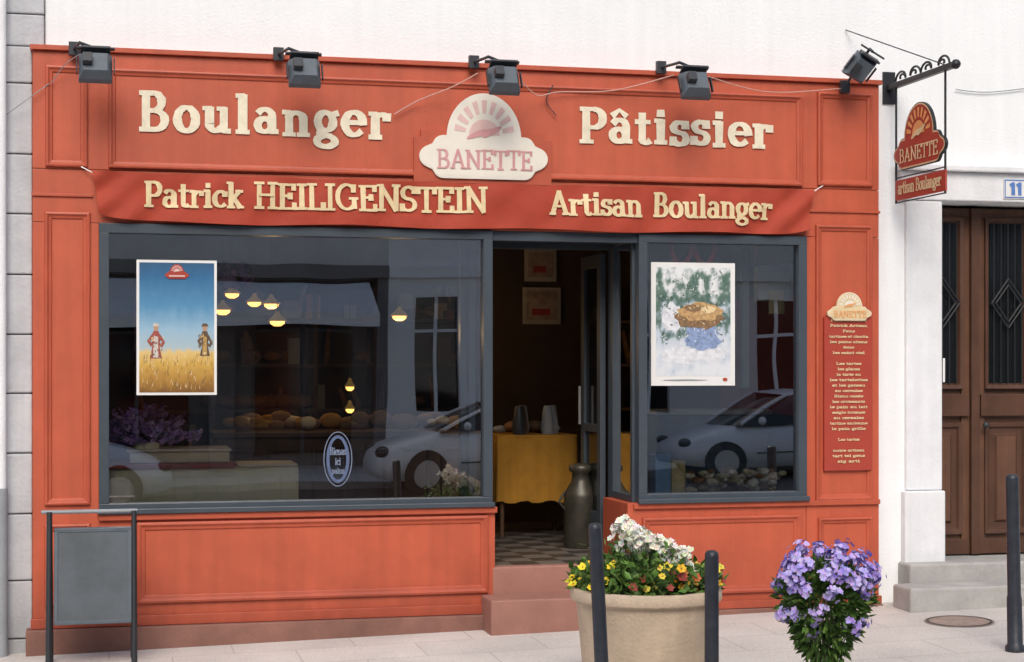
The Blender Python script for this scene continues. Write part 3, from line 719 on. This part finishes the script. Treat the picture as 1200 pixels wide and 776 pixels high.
for i in range(n+1):
    t=i/n*3; k=min(2,int(t)); q=t-k; a,b=per[k],per[k+1]; x=a[0]+(b[0]-a[0])*q; y=a[1]+(b[1]-a[1])*q
    o=.02*math.sin(i*1.9)
    vs+=[(x,y-.002,zt_-.021),(x+o,y-.02+o,Z(630,588,Y)+.01*math.sin(i))]
mb.add(vs,[(2*i,2*i+1,2*i+3,2*i+2) for i in range(n)],YEL,True)
for a in(x0+.05,x1-.05):
    for b in(Y+.05,Y+.55): mb.cyl((a,b,floor_z),(a,b,zt_-.03),.02,.02,INTW,8)
for i in range(14):
    a=U(x0+.1,x1-.1); b_=Y+U(.1,.5)
    if i%3: mb.ball((a,b_,zt_+.03+U(0,.04)),U(.03,.07),random.choice([BREAD,INTW,GREY]),8,(1.4,1,.7))
    else: mb.lathe((a,b_,zt_),[(.05,0),(.06,.05),(.04,U(.1,.22)),(.03,.24)],random.choice([INTW,GREY,DARKM]),12)
mb.build("table")
mb=MB(); Y=1.0; x=X(681,Y); z0=floor_z
CH=mat("churn_metal",(.065,.06,.045),.4,.4,8,metal=.3)
mb.lathe((x,Y,z0),[(.12,0),(.135,.03),(.135,.40),(.13,.43),(.075,.52),(.07,.58),(.095,.60),(.095,.64),(.03,.66)],CH,20)
mb.tube([(x-.13,Y,z0+.3),(x-.18,Y,z0+.36),(x-.13,Y,z0+.44)],.01,CH)
mb.build("milk_churn")

def leaf_(mb,p,d,ln,wd,col,m=LEAF):
    d=Vector(d).normalized(); s_=d.cross(Vector((U(-1,1),U(-1,1),U(.2,1)))); 
    if s_.length<.01: s_=Vector((1,0,0))
    s_.normalize(); n=d.cross(s_); p=Vector(p)
    v=[p,p+d*ln*.45+s_*wd-n*wd*.3,p+d*ln-n*ln*.15,p+d*ln*.45-s_*wd-n*wd*.3,p+d*ln*.5]
    mb.add(v,[(0,1,4),(1,2,4),(2,3,4),(3,0,4)],m,False,col)
def flor(mb,p,n,r,col,k=5,cc=None):
    n=Vector(n).normalized(); a=n.cross(Vector((U(-1,1),U(-1,1),1)))
    if a.length<.01:a=Vector((1,0,0))
    a.normalize(); b=n.cross(a); p=Vector(p)
    for i in range(k):
        t=6.283*i/k+U(-.15,.15); w=6.283/k*.52; q=U(.85,1.1)*r
        c=tuple(min(1,x*U(.8,1.15)) for x in col)
        v=[p,p+(a*math.cos(t-w)+b*math.sin(t-w))*q*.75+n*r*.15,p+(a*math.cos(t)+b*math.sin(t))*q+n*r*.25,p+(a*math.cos(t+w)+b*math.sin(t+w))*q*.75+n*r*.15]
        mb.add(v,[(0,1,2,3)],FLOW,False,c)
    if cc:
        mb.add([p+n*.004+(a*math.cos(t)+b*math.sin(t))*r*.22 for t in (0,1.57,3.14,4.71)],[(0,1,2,3)],FLOW,False,cc)
def rdir(zmin=-1):
    while True:
        d=Vector((U(-1,1),U(-1,1),U(-1,1)))
        if .05<d.length<1 and d.normalized().z>zmin: return d.normalized()
GREEN=[(.06,.13,.02),(.09,.18,.035),(.04,.09,.018),(.13,.22,.05)]
mb=MB(); Y=.28; x=X(172,Y); z=Z(172,530,Y)
mb.lathe((x,Y,z-.02),[(.07,0),(.1,.08),(.09,.09)],CREAMP,16)
for i in range(190):
    d=rdir(.15); d=Vector((d.x*1.3,d.y*.5,d.z)); ln=U(.16,.32); e=Vector((x,Y,z+.04))+d*ln
    mb.cyl((x,Y,z+.04),e,.002,.002,SOIL,4,False)
    for k in range(4): flor(mb,e-d*.02*k,rdir(),.024,random.choice([(.50,.32,.72),(.60,.42,.80),(.32,.18,.52)]),4)
mb.build("lavender_bouquet")
mb=MB(); Y=.5; x=X(275,Y); z=Z(275,322,Y)
for i in range(90):
    d=rdir(-.9); flor(mb,Vector((x,Y,z))+Vector((d.x*.13,d.y*.1,d.z*.10)),d,.03,random.choice([(.36,.10,.36),(.2,.05,.25),(.5,.15,.4)]),4)
mb.cyl((x,Y,z+.1),(x,Y,3.3),.004,.004,BLACK,5)
mb.build("hanging_flowers")
mb=MB(); Y=.12
mb.box(xc+.06,xd-.03,.0,.7,wb-.08,wb+.03,INTW)
for i in range(95):
    mb.ball((U(X(806,Y),xd-.12),U(.0,.4),wb+.06+U(0,.15)),U(.022,.04),random.choice([CREAMP,PALE,BREAD,CREAMW,PALE,CREAMW]),8,(U(1,1.6),1,U(.6,.9)))
mb.build("pastry_display")
mb=MB()
mb.box(X(764,.1),X(782,.1),.02,.14,wb+.032,Z(770,532,.1),mat("box_blue",(.18,.40,.72),.5,.2,8)); mb.box(X(784,.1),X(800,.1),.04,.16,wb+.032,Z(770,540,.1),mat("box_yellow",(.75,.62,.30),.5,.3,12))
mb.build("gift_box",None,.004)
mb=MB(); Y=.02
cx_=X(812,Y)
for sg in(-1,1):
    pts=[]
    for i in range(16): a=i/15*math.pi; pts.append((cx_+sg*(.09+.08*math.cos(a)),Y,2.80-.15*math.sin(a)))
    mb.tube(pts,.020,mat("garland_red",(.62,.04,.03),.6),8)
mb.build("red_garland")
mb=MB(); Y=.35
mb.box(X(888,Y),X(930,Y),Y,Y+.1,Z(905,308,Y),Z(905,286,Y),mat("yell",(.75,.58,.05),.6,.2,8)); mb.box(X(895,Y),X(932,Y),Y+.11,Y+.2,Z(905,352,Y),Z(905,312,Y),PALE)
mb.box(X(900,Y),X(918,Y),Y-.02,Y-.01,Z(905,368,Y),Z(905,340,Y),CREAMB); mb.box(X(870,Y),X(878,Y),Y,Y+.05,Z(870,455,Y),Z(870,290,Y),GREY)
mb.build("price_board")
mb=MB(); Y=1.6; mb.box(X(770,Y),X(900,Y),Y,Y+.5,floor_z,1.5,mat("int_blue",(.14,.22,.30),.5,.4,4)); mb.box(X(768,Y),X(904,Y),Y-.03,Y+.53,1.502,1.54,PALE)
mb.build("refrigerated_display",None,.01)

# ================================================================= STREET FURNITURE
mb=MB(); 
Y=-.62
ax0,ax1=X(58,Y),X(157,Y); zt_=Z(110,603,Y)
for (x,u) in((ax0,0),(ax1,1)):
    for sy in(-1,1):
        yb=Y+sy*.20
        mb.cyl((x,yb,gz(x,yb)+.0),(x,Y+sy*.015,zt_+.02),.019,.017,BLACK,8)
    mb.obox((x,Y,zt_-.55),(.01,0,0),(0,.11,0),(0,0,.012),DARKM)
mb.cyl((ax0-.05,Y,zt_+.02),(ax1+.02,Y,zt_+.02),.013,.013,GREY,8)
sb=empty("sandwich_board")
mb.build("stand",sb)
mb=MB(); w0,w1=X(66,Y),X(152,Y); bt=Z(110,726,Y); tp=Z(110,621,Y)
for sy in(-1,1):
    yy0=Y+sy*.03; yy1=Y+sy*.12
    cz=(bt+tp)/2; dirv=Vector((0,(yy0-yy1),tp-bt))/2; nv=Vector((0,dirv.z,-dirv.y)).normalized()*.01
    mb.obox(((w0+w1)/2,(yy0+yy1)/2,cz),((w1-w0)/2,0,0),nv,dirv,SLATE)
    for k in(-1,1):
        mb.obox(Vector(((w0+w1)/2,(yy0+yy1)/2,cz))+dirv*k,((w1-w0)/2+.012,0,0),nv*1.6,(0,0,.012),LAMPM)
        mb.obox(Vector(((w0+w1)/2+k*(w1-w0)/2,(yy0+yy1)/2,cz)),(.012,0,0),nv*1.5,dirv,LAMPM)
mb.build("board",sb,.003)

def bollard(u,vt,Y,lean=0.,r=.043,band=False):
    x=X(u,Y); zt_=Z(u,vt,Y); g=gz(x,Y); h=zt_-g; mb=MB()
    mb.lathe((x-lean*h,Y,g-.003),[(r*1.5,0),(r*1.5,.03),(r*1.15,.05),(r*1.12,h*.3),(r*1.0,h*.32),(r*.98,h-.06),(r*.96,h-.03),(r*.9,h-.012),(r*.6,h-.003),(r*.15,h)],BOLL,20,(lean,0))
    mb.build("bollard")
bollard(697,612,-3.2,-.05,.037); bollard(834,644,-3.5,.0,.037); bollard(1186,555,-2.05,-.02,.042)

pY=-2.55; pcx=X(757,pY); g=gz(pcx,pY); rz=Z(757,703,pY-.4)+.02
pl=empty("flower_planter"); mb=MB(); pr_=.425; hh=rz-g
mb.lathe((pcx,pY,g),[(pr_*.80,0),(pr_*.82,.03),(pr_*.93,hh-.09),(pr_*.94,hh-.075),(pr_*1.0,hh-.07),(pr_*1.01,hh-.06),(pr_*1.01,hh-.01),(pr_*.99,hh),(pr_*.93,hh),(pr_*.90,hh-.03)],POT,48)
mb.lathe((pcx,pY,g+hh-.06),[(pr_*.9,0),(pr_*.85,.045)],SOIL,32)
mb.build("pot",pl)
mb=MB()
c0=Vector((pcx,pY,rz))
for i in range(1900):
    a=U(0,6.283); rr=math.sqrt(R())*.43; hgt=U(0,.15)*(1-.3*rr/.44)
    if R()<.4: hgt+=U(0,.14)*(1 if math.cos(a)*rr<.16 else .3)*(1 if math.cos(a)*rr>-.3 else .3)
    p=c0+Vector((rr*math.cos(a),rr*math.sin(a)*.95,hgt-.02))
    d=rdir(-.3); cl=random.choice(GREEN); k=U(.6,1.5)
    leaf_(mb,p,d,U(.035,.08),U(.012,.024),tuple(x*k for x in cl))
for i in range(200):
    t=R()**.8; x=-.21+t*.44; y=U(-.2,.12); z=.40-.22*t+U(-.07,.05)
    if R()<.2: z-=.08
    p=c0+Vector((x,y,z-.03))
    if i%3==0:
        n0=len(mb.f); mb.cyl(c0+Vector((x*.8,y*.7,.05)),p,.003,.002,LEAF,4,False)
        for q in range(n0,len(mb.f)): mb.c[q]=(.06,.12,.03)
    cl=random.choice([(.85,.85,.78),(.8,.8,.66),(.88,.86,.8)])
    for k in range(3): flor(mb,p+Vector((U(-.02,.02),U(-.02,.02),U(-.02,.02))),rdir(-.2)+Vector((0,-.5,.3)),.022,cl,5,(.75,.7,.25))
for i in range(62):
    a=U(math.pi*.95,math.pi*2.05) if R()<.7 else U(0,6.28); rr=U(.24,.45); p=c0+Vector((rr*math.cos(a),rr*math.sin(a),U(.02,.15)))
    cl=random.choice([(.8,.45,.02),(.85,.65,.05),(.55,.12,.03),(.8,.6,.08),(.30,.04,.03),(.65,.22,.03)]) if math.cos(a)>-.6 else (.88,.68,.03)
    flor(mb,p,Vector((math.cos(a)*.4,math.sin(a)-.4,.7)),U(.020,.032),cl,6,(.35,.12,.02))
mb.build("flowers",pl)

fY=-3.45; fx=X(966,fY); g=gz(fx,fY); pl=empty("purple_flowering_plant"); fs=.93
mb=MB(); mb.lathe((fx-.02,fY,g),[(.12,0),(.125,.02),(.165,.18),(.175,.185),(.175,.22),(.165,.22),(.155,.19)],mat("terracotta",(.40,.16,.09),.85,.15,8),28)
mb.lathe((fx-.02,fY,g+.17),[(.15,0),(.14,.02)],SOIL,20); mb.build("pot",pl)
mb=MB(); cz=Z(966,697,fY); c0=Vector((fx,fY,cz)); STM=mat("stem",(.08,.13,.04),.7)
for i in range(40):
    a=U(0,6.28); mb.cyl((fx-.02+.05*math.cos(a),fY+.05*math.sin(a),g+.17),c0+Vector((U(-.15,.15),U(-.15,.15),U(-.1,.1))),.005,.003,STM,5,False)
for i in range(2000):
    d=rdir(-.98); rr=R()**.4
    rad=.265*fs
    p=c0+Vector((d.x*rad*rr,d.y*rad*rr,d.z*(.21 if d.z>0 else .40)*rr*fs-.02))
    if d.z<0: q=min(1,abs(d.z)*rr); p.x=c0.x+(p.x-c0.x)*(1-.5*q); p.y=c0.y+(p.y-c0.y)*(1-.4*q)
    k=U(.5,1.4); cl=random.choice(GREEN)
    leaf_(mb,p,d+Vector((0,0,U(-.6,.4))),U(.035,.07),U(.010,.018),tuple(x*k for x in cl))
clus=[]
for i in range(84):
    d=rdir(-.0) if i<60 else rdir(-.85)
    if i>=60 and d.z>-.1: continue
    rr=U(.85,1.12); p=c0+Vector((d.x*.285*rr*fs,d.y*.27*rr*fs,d.z*.24*rr*fs+.03))
    if d.z<0: p.x=c0.x+(p.x-c0.x)*.9; p.z-=.06
    clus.append((p,d))
for p,d in clus:
    base=random.choice([(.46,.36,.80),(.52,.42,.86),(.38,.29,.72),(.58,.48,.88)])
    for k in range(int(U(12,22))):
        q=rdir(); flor(mb,p+q*U(.012,.048),q+d*.8,U(.015,.023),base,5,(.7,.65,.75) if R()<.3 else None)
mb.build("foliage",pl)

# ================================================================= GROUND
def strip(name,y0,y1,dz,m,yref=None,ny=1):
    mb=MB(); xs=[-90,-10.5,11.5,90]; ys=[y0+(y1-y0)*i/ny for i in range(ny+1)]
    vs=[(x,y,gz(x,y if yref is None else yref)+dz) for y in ys for x in xs]
    mb.add(vs,[(j*4+i,j*4+i+1,(j+1)*4+i+1,(j+1)*4+i) for j in range(ny) for i in range(3)],m); return mb.build(name)
PV=bpy.data.materials.new("pavement_slabs"); PV.use_nodes=True; nt=PV.node_tree; N=nt.nodes; L=nt.links; b=N["Principled BSDF"]; b.inputs["Roughness"].default_value=.9
tc=N.new("ShaderNodeTexCoord"); br=N.new("ShaderNodeTexBrick"); br.inputs["Scale"].default_value=1.; br.inputs["Brick Width"].default_value=.8; br.inputs["Row Height"].default_value=.5; br.inputs["Mortar Size"].default_value=.006; br.inputs["Bias"].default_value=0
br.inputs["Color1"].default_value=(.58,.545,.51,1); br.inputs["Color2"].default_value=(.62,.58,.54,1); br.inputs["Mortar"].default_value=(.47,.43,.40,1)
L.new(tc.outputs["Object"],br.inputs["Vector"])
n1=N.new("ShaderNodeTexNoise"); n1.inputs["Scale"].default_value=1.3; n1.inputs["Detail"].default_value=5; L.new(tc.outputs["Object"],n1.inputs["Vector"])
n2=N.new("ShaderNodeTexNoise"); n2.inputs["Scale"].default_value=70; n2.inputs["Detail"].default_value=2; L.new(tc.outputs["Object"],n2.inputs["Vector"])
ad=N.new("ShaderNodeMath"); ad.operation='ADD'; L.new(n1.outputs[0],ad.inputs[0]); L.new(n2.outputs[0],ad.inputs[1])
mr=N.new("ShaderNodeMapRange"); mr.inputs[1].default_value=.6; mr.inputs[2].default_value=1.4; mr.inputs[3].default_value=.74; mr.inputs[4].default_value=1.2; L.new(ad.outputs[0],mr.inputs[0])
vm=N.new("ShaderNodeVectorMath"); vm.operation='SCALE'; L.new(br.outputs["Color"],vm.inputs[0]); L.new(mr.outputs[0],vm.inputs["Scale"]); L.new(vm.outputs[0],b.inputs["Base Color"])
bp=N.new("ShaderNodeBump"); bp.inputs["Strength"].default_value=.4; bp.inputs["Distance"].default_value=.006; L.new(n2.outputs[0],bp.inputs["Height"]); L.new(bp.outputs[0],b.inputs["Normal"])
ASP=mat("asphalt",(.065,.065,.068),.9,.25,2,.6,120)
KERB=mat("kerb_stone",(.34,.33,.31),.9,.15,4,.3,40)
strip("pavement",-4.6,.02,0,PV)
strip("pavement",-22,-16.15,0,PV,-4.6)
for y0,y1 in((-4.75,-4.6),(-16.15,-16.0)):
    mb=MB()
    for i in range(60):
        x=-30+i*1.0; z0=gz(x,-4.6); z1=gz(x+.99,-4.6)
        mb.add([(x,y0,z0-.3),(x+.99,y0,z1-.3),(x+.99,y1,z1-.3),(x,y1,z0-.3),(x,y0,z0+.003),(x+.99,y0,z1+.003),(x+.99,y1,z1+.003),(x,y1,z0+.003)],[(0,3,2,1),(4,5,6,7),(0,1,5,4),(1,2,6,5),(2,3,7,6),(3,0,4,7)],KERB)
    mb.build("kerb",None,.012)
strip("road",-16.05,-4.7,-.12,ASP,-4.6)
mb=MB(); 
for i in range(12):
    x=-20+i*4.; mb.add([(x,-10.1,gz(x,-4.6)-.115),(x+1.6,-10.1,gz(x+1.6,-4.6)-.115),(x+1.6,-9.98,gz(x+1.6,-4.6)-.115),(x,-9.98,gz(x,-4.6)-.115)],[(0,1,2,3)],PAPER)
mb.build("road_markings")
mb=MB(); mb.add([(-600,-600,-.62),(600,-600,-.62),(600,600,-.62),(-600,600,-.62)],[(0,1,2,3)],mat("ground_earth",(.12,.11,.09),.95,.2,1)); mb.build("ground")
mb=MB(); mx,my=X(1120,-.9),-.95
MH=mat("manhole_iron",(.33,.25,.21),.8,.3,20)
vs=[(mx+.24*math.cos(t),my+.24*math.sin(t),gz(mx+.24*math.cos(t),my+.24*math.sin(t))+.004) for t in [k*2*math.pi/32 for k in range(32)]]
mb.add(vs,[tuple(range(32))],MH)
vs=[]
for k in range(32):
    t=k*2*math.pi/32
    for r in(.21,.225): vs.append((mx+r*math.cos(t),my+r*math.sin(t),gz(mx+r*math.cos(t),my+r*math.sin(t))+.008))
mb.add(vs,[(2*i,2*i+1,(2*i+3)%64,(2*i+2)%64) for i in range(32)],BLACK)
mb.build("manhole_cover")

# ================================================================= OPPOSITE SIDE OF STREET
def townhouse(x0,x1,hgt,m,ground,yf=-20.,solid=False):
    root=empty("townhouse"); mb=MB(); zb=-.6
    mb.box(x0,x1,yf-8,yf,3.6,hgt,m); mb.box(x0,x1,yf-8,yf-.5,zb,3.598,PLASTER2)
    n=max(2,int((x1-x0)/2.4)); ww=.40 if solid else .9
    if solid:
        xs=[x0]
        for k in range(n): xm=x0+(x1-x0)*(k+.5)/n; xs+=[xm-ww,xm+ww]
        xs.append(x1)
        for k in range(0,len(xs),2): mb.box(xs[k],xs[k+1],yf-.498,yf+.01,zb,3.597,ground)
        for k in range(n): xm=x0+(x1-x0)*(k+.5)/n; mb.box(xm-ww,xm+ww,yf-.498,yf+.005,3.2,3.597,ground); mb.box(xm-ww,xm+ww,yf-.498,yf+.005,zb,1.0,ground)
    else:
        for k in range(n+1):
            x=x0+(x1-x0)*k/n; mb.box(max(x0,x-.22),min(x1,x+.22),yf-.498,yf+.01,zb,3.597,ground)
    mb.box(x0,x1,yf-.2,yf+.12,3.6,3.85,ground)
    mb.add([(x0-.1,yf+.3,hgt),(x1+.1,yf+.3,hgt),(x1+.1,yf-8,hgt),(x0-.1,yf-8,hgt),(x0-.1,yf-4,hgt+2.2),(x1+.1,yf-4,hgt+2.2)],[(0,1,5,4),(2,3,4,5),(1,2,5),(3,0,4),(0,3,2,1)],ROOF)
    mb.build("walls",root)
    mb=MB()
    for k in range(n):
        xm=x0+(x1-x0)*(k+.5)/n; oy=.30 if solid else 0
        mb.box(xm-ww,xm+ww,yf-.49+oy,yf-.42+oy,.3,3.2,DGLASS)
        mb.box(xm-.03,xm+.03,yf-.42+oy,yf-.38+oy,.3,3.2,PALE if solid else FRAME); mb.box(xm-ww,xm+ww,yf-.42+oy,yf-.37+oy,2.5,2.56,PALE if solid else FRAME)
        z=4.8
        while z+1.8<hgt:
            mb.box(xm-.5,xm+.5,yf-.01,yf+.02,z,z+1.8,DGLASS); mb.box(xm-.62,xm+.62,yf+.0,yf+.1,z-.12,z-.002,PALE)
            mb.box(xm-1.0,xm-.52,yf+.0,yf+.05,z,z+1.8,SHUT); mb.box(xm+.52,xm+1.0,yf+.0,yf+.05,z,z+1.8,SHUT); mb.box(xm-.03,xm+.03,yf+.02,yf+.04,z,z+1.8,PALE)
            z+=3.
    mb.build("windows_and_doors",root)
townhouse(-16,-7,10.5,PLASTER,PLASTER); townhouse(-7,-1,10.5,PALE,PLASTER2); townhouse(-1,5.1,9.5,PLASTER,PLASTER2); townhouse(5.1,9,10.5,PALE,PALE,solid=True); townhouse(9,17,9.5,PLASTER,PLASTER,solid=True); townhouse(17,28,10.5,PLASTER,PLASTER)
mb=MB()
for (a0,a1) in((-.6,4.7),):
    vs=[(a0,-19.9,3.5),(a1,-19.9,3.5),(a1,-18.5,2.85),(a0,-18.5,2.85),(a1,-18.5,2.6),(a0,-18.5,2.6)]
    mb.add(vs,[(0,3,2,1),(3,5,4,2)],AWN)
mb.build("shop_awning")
def car(x0,yc,paint,flip=False,L_=4.1):
    root=empty("parked_car"); g=gz(x0+2,-4.6)-.12; mb=MB()
    st=[(0,.50,.30,.58),(.06,.62,.26,.68),(.25,.72,.22,.77),(.7,.84,.2,.83),(1.15,.92,.2,.85),(1.9,.95,.2,.86),(2.7,.96,.2,.86),(3.4,.97,.2,.85),(3.85,.95,.24,.80),(4.05,.85,.28,.74),(4.1,.6,.35,.66)]
    vs=[];n=10
    for (x,zt2,zb2,w) in st:
        for (a,b) in((-1,.45),(-.96,.0),(-.9,-.1+0),(.9,-.1),(.96,0),(1,.45),(.98,.8),(.80,1.),(-.80,1.),(-.98,.8)):
            b=max(b,0); vs.append((x,a*w,zb2+(zt2-zb2)*b))
    xs=len(st); f=[(j*n+i,(j+1)*n+i,(j+1)*n+(i+1)%n,j*n+(i+1)%n) for j in range(xs-1) for i in range(n)]
    T=lambda p:(x0+(L_-p[0] if flip else p[0]),yc+p[1],g+p[2])
    mb.add([T(p) for p in vs],f+[tuple(range(n)),tuple(range((xs-1)*n,xs*n))[::-1]],paint,True)
    gh=[(1.0,.90,.78),(1.25,1.02,.76),(1.85,1.36,.66),(2.3,1.43,.63),(3.0,1.41,.63),(3.5,1.28,.65),(3.95,.95,.72)]
    vs=[]
    for (x,z,w) in gh: vs+=[(x,-.80 if z<1.1 else -.80,.90),(x,-w,z),(x,w,z),(x,.80,.90)]
    mb.add([T(p) for p in vs],[(j*4+i,(j+1)*4+i,(j+1)*4+i+1,j*4+i+1) for j in range(len(gh)-1) for i in range(3)],CARG,True)
    rf=[(1.80,1.35,.64),(2.3,1.445,.60),(3.0,1.425,.60),(3.5,1.30,.62)]
    vs=[]
    for (x,z,w) in rf: vs+=[(x,-w,z+.0),(x,-w*.9,z+.025),(x,w*.9,z+.025),(x,w,z)]
    mb.add([T(p) for p in vs],[(j*4+i,(j+1)*4+i,(j+1)*4+i+1,j*4+i+1) for j in range(3) for i in range(3)],paint,True)
    for sg in(-1,1):
        for (xa_,za,xb_,zb_) in((1.05,.93,1.82,1.36),(2.45,.93,2.5,1.42),(3.4,.93,3.25,1.38),(3.92,.96,3.5,1.3)):
            mb.tube([T((xa_,sg*.805,za)),T((xb_,sg*.645,zb_))],.03,paint,6)
        mb.tube([T((1.3,sg*.865,.45)),T((2.8,sg*.870,.45))],.012,TYRE,6)
        for xw in(.78,3.25):
            mb.cyl(T((xw,sg*.70,.31)),T((xw,sg*.875,.31)),.345,.345,TYRE,24); mb.cyl(T((xw,sg*.72,.30)),T((xw,sg*.885,.30)),.31,.31,TYRE,24); mb.cyl(T((xw,sg*.8,.30)),T((xw,sg*.895,.30)),.21,.21,RIM,16)
        mb.ball(T((.14,sg*.56,.62)),.15,CARG,10,(.8,1.2,.6)); mb.ball(T((4.02,sg*.6,.75)),.1,REDP,10,(.6,.8,1.2))
        mb.ball(T((1.35,sg*.93,.98)),.09,paint,8,(.6,1,.7))
    mb.obox(T((.03,0,.42)),(.02,0,0),(0,.4,0),(0,0,.06),TYRE)
    mb.build("bodywork",root)
car(4.0,-14.9,CARP); car(8.9,-14.9,CARD); car(-3.2,-14.9,CARD,True)

# ================================================================= LIGHT + CAMERA
w=bpy.data.worlds.new("World"); sc.world=w; w.use_nodes=True; nt=w.node_tree
bg=nt.nodes["Background"]; sky=nt.nodes.new("ShaderNodeTexSky"); sky.sky_type='NISHITA'; sky.sun_disc=False
el=math.radians(42); az=math.radians(192)
sky.sun_elevation=el; sky.sun_rotation=az; sky.dust_density=4.; sky.air_density=1.; sky.ozone_density=1.
nt.links.new(sky.outputs[0],bg.inputs[0]); bg.inputs[1].default_value=.15
sl=bpy.data.lights.new("sun",'SUN'); sl.energy=1.5; sl.angle=math.radians(35); sl.color=(1,.98,.95)
so=bpy.data.objects.new("sun",sl); sc.collection.objects.link(so)
dirv=Vector((math.sin(az)*math.cos(el),math.cos(az)*math.cos(el),math.sin(el)))
so.rotation_euler=dirv.to_track_quat('Z','Y').to_euler(); so.location=dirv*30
cam=bpy.data.cameras.new("camera"); co=bpy.data.objects.new("camera",cam); sc.collection.objects.link(co)
co.location=(0,-D,H); co.rotation_euler=(math.pi/2,0,-TH); cam.sensor_width=36; cam.lens=36*FPX/1200; cam.shift_y=.035; cam.clip_end=2000; cam.clip_start=.1
sc.camera=co
sc.view_settings.view_transform='Standard'; sc.view_settings.look='None'; sc.view_settings.exposure=0
